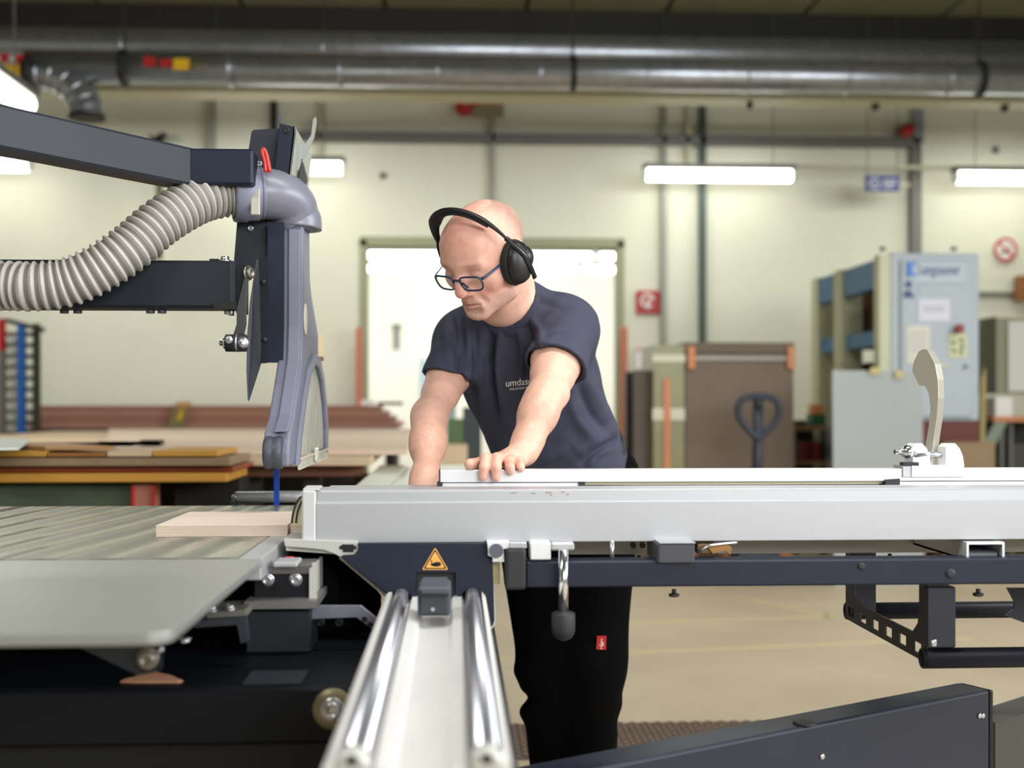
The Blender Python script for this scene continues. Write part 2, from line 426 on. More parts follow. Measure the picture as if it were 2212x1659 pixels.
# blue escape sign
Y = 9.8
t = thing('hanging_sign', at(1906, 412, Y), 'blue hanging sign with white pictogram left of the wide trunking', 'sign')
p0, p1 = at(1870, 412, Y), at(1943, 379, Y)
MB().box(p0, p1 + Vector((0, 0.03, 0))).build('board', M_blue, t)
MB().box((p0.x - 0.06, Y + 0.01, (p0.z + p1.z) / 2 - 0.01), (p0.x, Y + 0.02, (p0.z + p1.z) / 2 + 0.01)).build('arm', M_cream, t)
MB().box((p1.x, Y + 0.01, (p0.z + p1.z) / 2 - 0.02), (X_(1968, Y), Y + 0.02, (p0.z + p1.z) / 2)).build('arm', M_cream, t)
for px in (1874, 1938):
    MB().cyl(at(px, 379, Y), (X_(px, Y), Y, ZC), 0.004, 6).build('hanger', M_conduit, t)
ring = [at(1889, 396, Y - 0.002) + Vector((0.042 * math.cos(a), 0, 0.042 * math.sin(a))) for a in np.linspace(0, 2 * PI, 24, endpoint=False)]
MB().sweep(ring, 0.006, 6, closed=True).sweep([at(1884, 390, Y - 0.002), at(1891, 396, Y - 0.002), at(1886, 403, Y - 0.002)], 0.005, 6).build('pictogram', M_white, t)
for py in (389, 396, 403):
    MB().box(at(1908, py + 2, Y - 0.003), at(1936 if py != 403 else 1930, py, Y)).build('text_line', M_white, t)
o = MB().box(at(1545, 214, 9.1), at(1572, 206, 9.1) + Vector((0, 0.05, 0)), bev=0.004).build('small_plate', mat('plate_blue', (60, 76, 104), 0.5)); tag(o, 'small grey blue plate under the cable tray', 'plate')
# extinguisher sign
Y = 10.36
t = thing('fire_sign', at(1400, 677, Y), 'square red fire hose sign on the wall right of the doorway', 'sign')
MB().box(at(1375, 677, Y), at(1425, 628, Y) + Vector((0, 0.03, 0))).build('board', M_red, t)
c = at(1399, 650, Y - 0.004)
ring = [c + Vector((0.055 * math.cos(a), 0, 0.055 * math.sin(a))) for a in np.linspace(0.1, 1.75 * PI, 24)]
MB().sweep(ring, 0.011, 6).sweep([c, c + Vector((0.0, 0, -0.08))], 0.011, 6).sweep([c + Vector((0, 0, -0.03)), c + Vector((0.03, 0, 0.03))], 0.009, 6).build('pictogram', M_paper, t)
t = thing('no_smoking_sign', at(2172, 566, Y), 'round no smoking sign with red ring on the wall right of the control cabinet', 'sign')
c = at(2172, 539, Y)
MB().cyl(c + Vector((0, 0.03, 0)), c, 0.108, 40).build('disc', M_paper, t)
ring = [c + Vector((0.095 * math.cos(a), -0.003, 0.095 * math.sin(a))) for a in np.linspace(0, 2 * PI, 40, endpoint=False)]
mr = mat('sign_faded_red', (196, 70, 60), 0.6)
MB().sweep(ring, 0.014, 8, closed=True, flat=(1, .3)).build('ring', mr, t)
MB().bar(c + Vector((-0.068, -0.004, 0.068)), c + Vector((0.068, -0.004, -0.068)), 0.006, 0.02, up=(1, 0, 1)).build('slash', mr, t)
MB().bar(c + Vector((-0.05, -0.002, -0.025)), c + Vector((0.045, -0.002, -0.025)), 0.004, 0.018).sweep([c + Vector((0.03, -.002, -.01)), c + Vector((0.04, -.002, 0.02)), c + Vector((0.02, -.002, 0.045))], 0.006, 6).build('cigarette', M_black, t)
o = MB().box(at(1371, 798, Y), at(1412, 750, Y) + Vector((0, 0.02, 0))).build('wall_notice', M_paper)
tag(o, 'pale notice on the wall beside the brown board stack', 'notice')
MB().box(at(1372, 758, Y - 0.004), at(1411, 750, Y)).build('header', mat('pink', (224, 176, 176), 0.6), o)
for k, (px, py) in enumerate(((2150, 325), (2152, 395), (828, 380))):
    o = MB().lathe(at(px, py, Y + 0.03), (0, -1, 0), [(0.03, 0), (0.03, 0.02), (0.018, 0.035)], 16).build('wall_box', M_conduit); tag(o, ('round grey junction box on the wall above the right strip lamp', 'round grey junction box on the wall below the right strip lamp', 'round grey junction box on the wall above the doorway')[k], 'junction box')
# red and white posts either side of the doorway
for x0, x1, y0, y1, lab in ((770, 782, 708, 900, 'orange red guard post at the left door jamb'), (1341, 1354, 706, 1010, 'orange red guard post at the right door jamb')):
    o = MB().box((X_(x0, 10.2), 10.15, 0), (X_(x1, 10.2), 10.25, Z_(y0, 10.2)), bev=0.01).build('guard_post', mat('post_red', (202, 116, 88), 0.6)); tag(o, lab, 'post')
# dark bracket with a white reflector on the wall (upper left)
Y = 9.8
t = thing('wall_spotlight', at(350, 320, Y), 'dark wall bracket with a white spotlight head behind the upper guard arm', 'spotlight')
MB().ppoly([(320, 288), (332, 296), (345, 287), (356, 286), (350, 318), (338, 330), (328, 316)], Y, 0.08).build('bracket', M_darksteel, t)
MB().lathe(at(360, 305, Y), Vector((1, -0.4, -0.8)), [(0.05, 0), (0.085, 0.05), (0.075, 0.16)], 20).build('head', mat('spot_white', (196, 202, 186), 0.5), t)
MB().cyl(at(345, 320, Y + 0.04), at(343, 560, Y + 0.04), 0.03, 10).build('pole', mat('olive_pole', (92, 92, 64), 0.6), t)

# ------------------------------------------------------------------ floor lines and mat
M_line = mat('floor_line', (200, 190, 144), 0.6, var=0.7, scale=6, rgb2=(188, 174, 142))
for k, (a, b, w_) in enumerate((((1050, 1422), (2100, 1378), 0.05), ((1600, 1290), (1850, 1345), 0.05), ((1340, 1345), (1790, 1332), 0.05))):
    p, q = atz(*a, 0.0), atz(*b, 0.0)
    o = MB().bar(p + Vector((0, 0, 0.001)), q + Vector((0, 0, 0.001)), w_, 0.002).build('floor_line', M_line, fl)
matm = mat('rubber_mat', (112, 94, 80), 0.7, var=0.25, scale=9, rgb2=(90, 72, 60))
p0, p1 = atz(1080, 1643, 0.0), atz(1080, 1571, 0.0)
t = thing('floor_mat', ((p0.x + 1.3) / 2, (p0.y + p1.y) / 2, 0), 'brown ribbed rubber mat on the floor behind the legs of the man', 'mat')
MB().box((-0.4, p0.y, 0.0), (1.6, p1.y, 0.010)).build('base', matm, t)
rb = MB()
n = 0
for sgn in (1, -1):
    for k in range(-6, 48):
        x = -0.4 + k * 0.045
        xa, xb = (x, x + sgn * (p1.y - p0.y))
        ya, yb = p0.y, p1.y
        # clip to the mat
        pa, pb = Vector((xa, ya, 0.0105)), Vector((xb, yb, 0.0105))
        if min(xa, xb) < -0.4 or max(xa, xb) > 1.6: continue
        rb.bar(pa, pb, 0.008, 0.006)
rb.build('tread', matm, t, kind='stuff')
# ================================================================== background goods
def cuboid(m, px0, px1, py0, py1, Y, dep, z0=None, bev=0.0):
    """box whose front face covers the given picture rectangle at depth Y (z0: reach down to that height)"""
    lo = at(px0, py1, Y); hi = at(px1, py0, Y)
    m.box((lo.x, Y, lo.z if z0 is None else z0), (hi.x, Y + dep, hi.z), bev=bev); return m
M_brown = mat('brown_board', (122, 106, 92), 0.75, var=0.12, scale=4)
M_khaki = mat('khaki_wrap', (142, 138, 96), 0.35, var=0.2, scale=5)
M_tape = mat('pale_tape', (206, 202, 178), 0.4)
Y = 8.0
t = thing('board_stack', ((X_(1480, Y) + X_(1714, Y)) / 2, Y + 0.3, 0), 'tall stack of brown boards on a pallet, right of the man', 'board stack')
pal = MB()
for k in range(3): pal.box((X_(1482, Y), Y + 0.02 + 0.22 * k, 0.0), (X_(1714, Y), Y + 0.12 + 0.22 * k, 0.12))
cuboid(MB(), 1480, 1714, 764, 1010, Y, 0.55, 0.13).build('panel', M_brown, t)
cuboid(MB(), 1478, 1716, 740, 762, Y - 0.01, 0.57).build('top_panel', mat('brown_board_dark', (112, 98, 84), 0.75), t)
pal.build('pallet', M_orange, t)
for x0, x1 in ((1486, 1502), (1702, 1717)):
    cuboid(MB(), x0, x1, 748, 797, Y - 0.03, 0.02, bev=0.003).build('edge_guard', M_orange, t)
cuboid(MB(), 1484, 1714, 770, 778, Y - 0.015, 0.012).build('strap', mat('strap_grey', (150, 142, 134), 0.3), t)
t = thing('wrapped_stack', ((X_(1412, Y) + X_(1478, Y)) / 2, Y + 0.2, 0), 'khaki film wrapped stack beside the tall brown board stack', 'wrapped stack')
cuboid(MB(), 1412, 1478, 745, 1010, Y - 0.05, 0.5, 0.0).build('body', M_khaki, t)
cuboid(MB(), 1410, 1480, 766, 782, Y - 0.06, 0.02).build('tape', M_tape, t)
cuboid(MB(), 1410, 1479, 882, 908, Y - 0.06, 0.02).build('tape', M_tape, t)
cuboid(MB(), 1434, 1448, 818, 1010, Y - 0.065, 0.02, 0.0).build('batten', M_orange, t)
o = cuboid(MB(), 1372, 1407, 800, 1010, Y + 0.1, 0.1, 0.0).build('leaning_board', mat('taupe', (112, 100, 92), 0.75)); tag(o, 'narrow taupe board standing left of the khaki wrapped stack', 'board')
o = cuboid(MB(), 1352, 1367, 803, 1010, Y + 0.3, 0.08, 0.0).build('leaning_board', M_black); tag(o, 'narrow black strip standing for the dark gap beside the right guard post', 'board')  # black strip added where there is only a dark gap
#o = MB().sphere(at(1348, 955, Y), 0.04, 1, 1, 1.6).cyl(at(1348, 965, Y), at(1346, 1010, Y) * 1, 0.03, 10).build('red_bottle', mat('dark_rose', (150, 74, 74), 0.6)); tag(o, 'dark rose coloured bottle just behind the belt of the man', 'bottle')
# pallet truck
M_navy = mat('navy_steel', (34, 42, 58), 0.45)
Y = 7.3
bx = at(1638, 1010, Y)
t = thing('pallet_truck', (bx.x, Y, 0), 'dark navy pallet truck with loop handle in front of the board stack', 'pallet truck')
lp = [at(x, y, Y) for x, y in ((1638, 948), (1618, 930), (1600, 908), (1594, 884), (1602, 864), (1622, 857), (1638, 856), (1656, 857), (1675, 864), (1683, 884), (1677, 908), (1658, 930))]
MB().sweep(smoothpath(lp + [lp[0]], 48)[:-1], 0.021, 10, closed=True).build('handle_loop', M_navy, t)
MB().cyl(at(1638, 858, Y), (bx.x, Y + 0.06, 0.28), 0.032, 14).build('tiller', M_navy, t)
MB().lathe(at(1638, 872, Y - 0.02), (0, -1, 0), [(0.022, 0), (0.022, 0.02), (0.014, 0.03)], 12).build('lever', M_black, t)
MB().box((bx.x - 0.14, Y, 0.08), (bx.x + 0.14, Y + 0.2, 0.34), bev=0.02).build('pump_housing', M_navy, t)
for sx in (-1, 1):
    MB().box((bx.x + sx * 0.19 - 0.075, Y + 0.15, 0.06), (bx.x + sx * 0.19 + 0.075, Y + 0.6, 0.11)).build('fork', M_navy, t)
    MB().cyl((bx.x + sx * 0.06, Y + 0.05, 0.09), (bx.x + sx * 0.1, Y + 0.05, 0.09), 0.09, 18).build('wheel', M_black, t)

# machine with control cabinet (right)
M_cab = mat('cabinet_grey_blue', (176, 187, 195), 0.5, var=0.06, scale=3)
M_beige = mat('machine_beige', (202, 204, 172), 0.6)
M_mblue = mat('machine_blue', (62, 118, 166), 0.5)
M_plinth = mat('plinth_red', (104, 54, 50), 0.7)
Y = 7.6
xl, xr = X_(1899, Y), X_(2115, Y); zt = Z_(541, Y)
t = thing('control_cabinet', ((xl + xr) / 2, Y + 0.3, 0), 'tall pale blue grey control cabinet on a dark red plinth', 'cabinet')
xs = X_(1924, Y)
MB().box((xs, Y, Z_(910, Y)), (xr, Y + 0.10, zt), bev=0.008).build('body', M_cab, t)
MB().box((xl, Y + 0.0, Z_(910, Y)), (xs, Y + 0.10, zt - 0.01), bev=0.004).build('side_panel', M_beige, t)
MB().box((xl, Y, 0), (xr, Y + 0.10, Z_(910, Y) - 0.002)).build('plinth', M_plinth, t)
d = MB().box((X_(1944, Y), Y - 0.02, Z_(902, Y)), (X_(2098, Y), Y, Z_(556, Y)), bev=0.006).build('door', M_cab, t)
MB().box((X_(1958, Y), Y - 0.028, Z_(608, Y)), (X_(2080, Y), Y - 0.02, Z_(564, Y))).build('name_plate', mat('plate_pale', (182, 194, 204), 0.5), t)
mk = mat('mark_blue', (74, 132, 214), 0.5)
MB().ppoly([(1961, 566), (1978, 566), (1982, 571), (1972, 572), (1972, 590), (1982, 592), (1978, 597), (1961, 597)], Y - 0.034, 0.006).build('logo', mk, t)
text('lettering', 'Langzauner', 0.10, mat('lettering_blue', (58, 78, 140), 0.5), t, front_M(at(2029, 583, Y - 0.03)), 0.001, sx=0.62)
MB().cyl(at(1964, 622, Y - 0.02), at(1964, 622, Y - 0.026), 0.058, 32).build('warning_disc', mat('disc_pale', (190, 200, 212), 0.5), t)
MB().lathe(at(1964, 614, Y - 0.03), (0, -1, 0), [(0.022, 0), (0.022, 0.003)], 16).ppoly([(1956, 628), (1972, 628), (1974, 634), (1954, 634)], Y - 0.03, 0.004).box(at(1954, 642, Y - 0.03), at(1975, 636, Y - 0.026)).build('warning_symbol', M_blue, t)
MB().box(at(1984, 694, Y - 0.026), at(2051, 647, Y - 0.02)).build('notice', mat('notice_lilac', (214, 216, 226), 0.6), t)
for py in (662, 670): MB().box(at(1996, py + 2, Y - 0.029), at(2040, py, Y - 0.026)).build('text_line', mat('text_grey', (160, 162, 180), 0.6), t)
MB().box(at(1958, 786, Y - 0.026), at(2008, 704, Y - 0.02)).build('notice', mat('notice_cream', (214, 212, 200), 0.6), t)
for py in (720, 732, 744, 756): MB().box(at(1966, py + 2, Y - 0.029), at(2000, py, Y - 0.026)).build('text_line', mat('text_grey', (160, 162, 180), 0.6), t)
MB().box(at(2051, 772, Y - 0.026), at(2088, 722, Y - 0.02)).build('notice', mat('notice_yellow', (206, 208, 166), 0.6), t)
gd = mat('notice_dark', (92, 102, 84), 0.6)
for (x, y) in ((2060, 740), (2077, 735), (2078, 748), (2061, 757), (2076, 760)): MB().box(at(x - 4, y + 4, Y - 0.029), at(x + 4, y - 3, Y - 0.026)).build('symbol', gd, t)
MB().lathe(at(2067, 711, Y - 0.02), (0, -1, 0), [(0.016, 0), (0.016, 0.03), (0.03, 0.034), (0.03, 0.05), (0.02, 0.058)], 20).build('stop_button', mat('button_red', (140, 24, 34), 0.4), t)
MB().lathe(at(2085, 792, Y - 0.02), (0, -1, 0), [(0.01, 0), (0.01, 0.02)], 12).build('lock', M_black, t)
MB().box(at(2018, 792, Y - 0.026), at(2050, 786, Y - 0.02)).build('label_strip', M_beige, t)
for px in (1906, 2060): MB().cyl(at(px, 541, Y + 0.1), at(px, 534, Y + 0.1), 0.02, 12).build('lifting_eye', M_conduit, t)
# frame bays receding behind the cabinet
t = thing('press_frame', (xl + 0.2, Y + 1.2, 0), 'beige and blue machine frame with open bays left of the control cabinet', 'machine')
def colm(y0, y1, m): MB().box((xl + 0.01, y0, 0.05), (xl + 0.16, y1, zt - 0.02)).build('column', m, t)
def pY(px):   # depth at which the frame's left face meets a picture column
    u = (px - CX) / F_PX
    return xl / ((SY_ + u * CY_) / (CY_ - u * SY_))
colm(pY(1816), pY(1798), M_beige); colm(pY(1764), pY(1750), M_beige)
for a, b in ((1899, 1817), (1797, 1764)):
    ya, yb = pY(a), pY(b)
    if a == 1899: ya = Y + 0.12
    MB().box((xl + 0.02, ya, zt - 0.22), (xl + 0.10, yb, zt - 0.03)).build('beam', M_mblue, t)
    MB().box((xl + 0.04, ya, Z_(752, Y + 0.7)), (xl + 0.10, yb, Z_(722, Y + 0.7))).build('beam', M_mblue, t)
    MB().box((xl + 0.6, ya, 0.05), (xl + 0.62, yb, zt - 0.03)).build('back_panel', mat('bay_grey', (150, 158, 158) if a != 1899 else (96, 92, 86), 0.7), t)
    MB().box((xl + 0.04, ya, 0.05), (xl + 0.12, yb, 0.95)).build('lower_panel', M_cab, t)
for k in range(7):
    y = Y + 0.20 + 0.13 * k
    MB().box((xl + 0.2, y, 1.05), (xl + 0.42, y + 0.045, 1.42)).build('slat', mat('slat_brown', (122, 84, 56), 0.6) if k % 3 == 0 else M_darksteel, t)
    MB().box((xl + 0.2, y, 1.52), (xl + 0.42, y + 0.045, 1.80 if k % 2 else 1.95)).build('slat', M_conduit if k % 2 else mat('slat_brown', (122, 84, 56), 0.6), t)
# grey board leaning in front
Y = 7.25
a, b = at(1798, 800, Y), at(1992, 802, Y)
o = MB().prism([(a.x, Y - 0.04, 0.0), (b.x, Y - 0.04, 0.0), (b.x, Y, b.z), (a.x, Y, a.z)], (0, 0.02, 0)).build('grey_panel', mat('panel_grey', (160, 164, 164), 0.45, var=0.05, scale=3)); tag(o, 'large pale grey panel leaning in front of the control cabinet', 'panel')
for x0, x1, y0, y1 in ((1880, 1900, 794, 808), (1934, 1950, 800, 816)):
    MB().box(at(x0, y1, Y - 0.02), at(x1, y0, Y - 0.02) + Vector((0, 0.01, 0))).build('tape', mat('tape_ochre', (190, 174, 112), 0.5), o)
# low shelf with red crates
Y = 8.6
t = thing('low_bench', (X_(1757, Y), Y + 0.2, 0), 'low wooden bench with dark space below, right of the board stack', 'bench')
cuboid(MB(), 1716, 1786, 920, 930, Y, 0.5).build('top', mat('bench_wood', (150, 116, 84), 0.6), t)
for px in (1722, 1780): cuboid(MB(), px - 4, px + 4, 930, 1010, Y + 0.02, 0.06, 0.0).build('leg', M_black, t)
cuboid(MB(), 1716, 1784, 930, 1010, Y + 0.45, 0.02, 0.0).build('back', M_black, t)
cuboid(MB(), 1716, 1784, 996, 1003, Y, 0.45).build('shelf', mat('bench_wood', (150, 116, 84), 0.6), t)
for k, (a_, b_) in enumerate(((1728, 1748), (1754, 1774))):
    o = MB()
    cuboid(o, a_, b_, 956, 995, Y + 0.05, 0.02); cuboid(o, a_, a_ + 2, 956, 995, Y + 0.07, 0.25); cuboid(o, b_ - 2, b_, 956, 995, Y + 0.07, 0.25); cuboid(o, a_, b_, 993, 995, Y + 0.07, 0.25)
    o = o.build('crate', mat('crate_red', (120, 18, 22), 0.5)); tag(o, '%s red crate on the shelf of the low bench' % ('left' if k == 0 else 'right'), 'crate')
o = cuboid(MB(), 1756, 1782, 873, 895, Y + 0.1, 0.12, bev=0.004).build('orange_box', mat('box_orange', (208, 138, 92), 0.6)); tag(o, 'small orange box on top of the green box on the low bench', 'box')
o = cuboid(MB(), 1754, 1784, 895, 920, Y + 0.1, 0.15, bev=0.004).build('green_box', mat('box_green', (36, 104, 66), 0.5)); tag(o, 'small green box on the low bench', 'box')
o = cuboid(MB(), 1717, 1742, 908, 920, Y + 0.15, 0.1, bev=0.004).build('dark_tray', M_black); tag(o, 'flat black tray on the left end of the low bench', 'tray')
# right edge: cardboard, wall cabinet, desk
Y = 7.35
o = cuboid(MB(), 2040, 2150, 956, 1040, Y, 0.2, 0.0, bev=0.004).build('cardboard_box', mat('cardboard', (142, 120, 94), 0.8)); tag(o, 'brown cardboard box below the control cabinet', 'box')
Y = 8.3
t = thing('wall_cabinet', (X_(2200, Y), Y + 0.2, Z_(850, Y)), 'white front cabinet with grey side at the right edge', 'cabinet')
MB().box((X_(2152, Y), Y - 0.0, Z_(850, Y)), (X_(2300, Y), Y + 0.4, Z_(684, Y))).build('body', mat('cab_olive_grey', (140, 142, 122), 0.6), t)
MB().box((X_(2175, Y), Y - 0.02, Z_(846, Y)), (X_(2300, Y), Y, Z_(690, Y)), bev=0.004).build('door', mat('cab_white', (210, 212, 204), 0.5), t)
MB().box((X_(2150, Y), Y - 0.01, Z_(684, Y)), (X_(2300, Y), Y + 0.4, Z_(680, Y))).build('rim', M_beige, t)
t = thing('workbench', (X_(2200, Y), Y + 0.1, 0), 'workbench with orange top and dark frame at the right edge', 'workbench')
cuboid(MB(), 2146, 2310, 901, 911, Y - 0.1, 0.6).build('top', M_orange, t)
for px in (2165, 2185): cuboid(MB(), px - 3, px + 3, 912, 1010, Y, 0.04, 0.0).build('leg', M_conduit, t)
MB().box((X_(2150, Y), Y + 0.4, 0.0), (X_(2310, Y), Y + 0.45, Z_(912, Y))).build('back_panel', M_black, t)
MB().prism([at(2150, 912, Y - 0.1), at(2176, 912, Y - 0.1), at(2150, 962, Y - 0.1), at(2122, 962, Y - 0.1)], (0, 0.02, 0)).build('gusset', mat('gusset_green', (132, 144, 128), 0.6), t)
MB().box((X_(2186, Y), Y + 0.02, 0.2), (X_(2310, Y), Y + 0.38, Z_(960, Y))).build('drawer_box', mat('dark_grey', (62, 62, 58), 0.6), t)
o = cuboid(MB(), 2150, 2188, 858, 901, Y - 0.05, 0.16, bev=0.006).build('white_carton', M_paper); tag(o, 'white carton on the orange workbench', 'carton')
o = MB().ppoly([(2112, 1229.5), (2120, 820), (2128, 790), (2130, 820), (2124, 1229.5)], 8.0, 0.03).build('leaning_batten', mat('batten_olive', (168, 152, 98), 0.6)); tag(o, 'thin olive batten leaning right of the control cabinet', 'batten')
o = cuboid(MB(), 2200, 2230, 595, 650, 10.2, 0.1, bev=0.01).build('brown_box', mat('box_brown', (150, 96, 56), 0.6)); tag(o, 'brown box on the wall pipe at the right edge', 'box')

# ------------------------------------------------------------------ left background: timber
M_rb = mat('red_brown_board', (178, 130, 108), 0.7, var=0.14, scale=3, stretch=(0.4, 3, 14))
Y = 9.3
zs = [Z_(p, Y) for p in (925, 912, 899, 887, 876)]
for k in range(4):
    o = MB().box((X_(60, Y) + 0.05 * (k % 2), Y, zs[k] + 0.003), (X_(862 - 16 * k, Y), Y + 0.9, zs[k + 1]), bev=0.004).build('long_board', M_rb if k % 2 == 0 else mat('red_brown_board_b', (162, 112, 94), 0.7, var=0.15, scale=3, stretch=(0.4, 3, 14)))
    tag(o, ('lowest', 'second lowest', 'second highest', 'topmost')[k] + ' red brown board of the long pile along the back wall', 'board', 'red brown boards along the back wall')
t = thing('board_trestle', (X_(450, Y), Y + 0.4, 0), 'dark trestle under the red brown board pile', 'trestle')
MB().box((X_(70, Y), Y - 0.15, zs[0] - 0.08), (X_(850, Y), Y + 0.85, zs[0])).build('deck', M_darksteel, t)
for px in (120, 300, 500, 700, 830):
    MB().box((X_(px, Y), Y + 0.1, 0), (X_(px, Y) + 0.08, Y + 0.8, zs[0] - 0.08)).build('leg', M_darksteel, t)
Y = 9.2
t = thing('leaning_strut', at(385, 922, Y), 'yellow and green strut leaning on the red brown boards', 'strut')
MB().ppoly([(378, 872), (408, 872), (395, 924), (362, 924)], Y, 0.04).build('body', mat('strut_olive', (128, 118, 72), 0.6), t)
MB().ppoly([(388, 888), (396, 886), (390, 908), (382, 908)], Y - 0.015, 0.015).build('yellow_mark', M_yel, t)
MB().ppoly([(382, 868), (410, 868), (408, 880), (380, 880)], Y - 0.012, 0.06).build('end_block', mat('block_orange', (196, 146, 92), 0.6), t)
# pale timber table
M_pale = mat('pale_wood', (214, 188, 156), 0.65, var=0.12, scale=3, stretch=(0.5, 4, 4), rgb2=(196, 166, 132))
ztop = 0.93
A, B, Cc, D = atz(-250, 988, ztop), atz(800, 988, ztop), atz(882, 930, ztop), atz(130, 930, ztop)
t = thing('timber_table', ((A.x + B.x) / 2, (A.y + Cc.y) / 2, 0), 'large low table carrying pale timber panels behind the saw', 'table')
A.x = D.x
MB().prism([(A.x, A.y, ztop - 0.03), (B.x, B.y, ztop - 0.03), (Cc.x, Cc.y, ztop - 0.03), (D.x, Cc.y, ztop - 0.03)], (0, 0, 0.029)).build('top', M_pale, t)
MB().box((A.x, A.y + 0.01, ztop - 0.075), (B.x - 0.03, A.y + 0.05, ztop - 0.031)).build('edge_beam', mat('edge_brown', (128, 84, 62), 0.7), t)
for px in (560, 690, 800):
    MB().box((X_(px, A.y + .1) - 0.06, A.y + 0.1, 0), (X_(px, A.y + .1), A.y + 0.2, ztop - 0.076)).build('leg', mat('leg_olive', (66, 62, 50), 0.7), t)
MB().box((A.x, A.y + 0.5, 0.05), (B.x - 0.1, A.y + 0.55, ztop - 0.08)).build('back_panel', mat('panel_dark', (48, 42, 34), 0.8), t)
# boards lying on it
def lying(px0, px1, pya, pyb, z, th, m, lab, grp=None):
    a, b, c, d = atz(px0, pyb, z), atz(px1, pyb, z), atz(px1 + 10, pya, z), atz(px0 + 10, pya, z)
    o = MB().prism([(a.x, a.y, z - th), (b.x, b.y, z - th), (c.x, c.y, z - th), (d.x, d.y, z - th)], (0, 0, th)).build('loose_panel', m); return tag(o, lab, 'panel', grp)
lying(225, 880, 926, 971, ztop + 0.021, 0.02, mat('pale_pink_wood', (222, 198, 176), 0.6, var=0.08, scale=3), 'pale pinkish panel on the far side of the timber table')
o = MB().box(at(300, 962.4, 4.89), at(343, 951, 4.89) + Vector((0, 0.1, 0)), bev=0.004).build('dark_block', mat('block_maroon', (58, 30, 30), 0.6)); tag(o, 'small dark maroon block on the pale panel', 'block')
o = MB().box(at(815, 876, 9.4) + Vector((0, 0, 0.004)), at(868, 868, 9.4) + Vector((0, 0.2, 0))).build('dark_offcut', M_darksteel); tag(o, 'dark offcut lying at the right end of the board pile', 'offcut')
o = MB().box(at(780, 876, 9.4) + Vector((0, 0, 0.004)), at(808, 864, 9.4) + Vector((0, 0.1, 0))).build('white_block', M_paper); tag(o, 'small white block at the right end of the board pile', 'block')
# yellow formwork stack nearer by
M_fy = mat('formwork_yellow', (206, 150, 62), 0.55, var=0.14, scale=4, stretch=(0.3, 3, 6))
M_fb = mat('formwork_grey_brown', (150, 124, 96), 0.7, var=0.12, scale=5)
M_fo = mat('formwork_orange', (146, 66, 26), 0.6)
Y = 3.9
def slab(px1, py0, py1, m, lab, dep=0.38, dx=0.0, Yo=0.0):
    lo = at(-120, py1, Y + Yo); hi = at(px1, py0, Y + Yo)
    o = MB().box((lo.x + dx, Y + Yo, lo.z + 0.001), (hi.x, Y + Yo + dep, hi.z), bev=0.003).build('stack_board', m); return tag(o, lab, 'board', 'boards of the yellow stack')
slab(490, 1022, 1044, M_fy, 'lowest yellow board of the near stack behind the saw table')
slab(505, 1009, 1022, M_fo, 'dark orange board second from below in the near stack', Yo=0.03)
slab(498, 989, 1009, M_fb, 'grey brown board in the middle of the near stack')
lo, hi = at(-120, 989, Y), at(470, 974, Y)
xs_ = [lo.x, X_(98, Y), X_(228, Y), X_(326, Y), hi.x]
for k, (m, lab) in enumerate(((M_fy, 'left yellow strip on top of the near stack'), (mat('formwork_dark', (156, 104, 48), 0.6), 'darker brown strip on top of the near stack'), (M_pale, 'pale strip on top of the near stack'), (M_fy, 'right yellow strip on top of the near stack'))):
    o = MB().box((xs_[k] + 0.002, Y + 0.01, lo.z + 0.002), (xs_[k + 1] - 0.002, Y + 0.37, hi.z - (0.006 if k == 1 else 0)), bev=0.002).build('top_strip', m); tag(o, lab, 'strip', 'strips on the near stack')
zt_ = hi.z
for k, (x0, x1, ya, yb, th, m, lab) in enumerate(((60, 215, 948, 968, 0.012, mat('tan_wood', (190, 146, 100), 0.6), 'tan offcut lying on top of the near stack'), (130, 330, 940, 950, 0.014, M_pale, 'pale offcut at the back of the near stack'), (185, 222, 957, 970, 0.012, M_fy, 'small yellow offcut on the near stack'))):
    zz = zt_ + 0.003 + th + (0.015 if k == 2 else 0)
    a, b, c, d = atz(x0, yb, zz), atz(x1, yb, zz), atz(x1, ya, zz), atz(x0, ya, zz)
    o = MB().prism([(p.x, min(max(p.y, Y + 0.03), Y + 0.36), zz - th) for p in (a, b, c, d)], (0, 0, th)).build('offcut', m); tag(o, lab, 'offcut')
o = MB().prism([atz(-90, 974, zt_ + 0.02), atz(40, 972, zt_ + 0.02), atz(66, 952, zt_ + 0.02), atz(-90, 946, zt_ + 0.02)], (0, 0, 0.006)).build('white_sheet', mat('sheet_white', (214, 224, 216), 0.5)); tag(o, 'white sheet lying on the left of the near stack', 'sheet')
t = thing('stack_trestle', (X_(250, Y), Y + 0.3, 0), 'dark green and red stand carrying the yellow board stack', 'stand')
zb = Z_(1046, Y)
MB().box((X_(-120, Y), Y + 0.05, 0.0), (X_(280, Y), Y + 0.36, zb), bev=0.01).build('green_cabinet', mat('stand_green', (72, 84, 62), 0.6, var=0.3, scale=6), t)
MB().box((X_(284, Y), Y + 0.03, 0.0), (X_(326, Y), Y + 0.12, zb)).build('leg', mat('leg_salmon', (168, 104, 84), 0.6), t)
for px in (280, 324): MB().box((X_(px, Y), Y + 0.02, 0.0), (X_(px + 5, Y), Y + 0.03, zb)).build('stripe', M_red, t)
MB().box((X_(330, Y), Y + 0.3, 0.0), (X_(480, Y), Y + 0.5, zb)).build('back_box', mat('stand_dark', (34, 26, 22), 0.8), t)
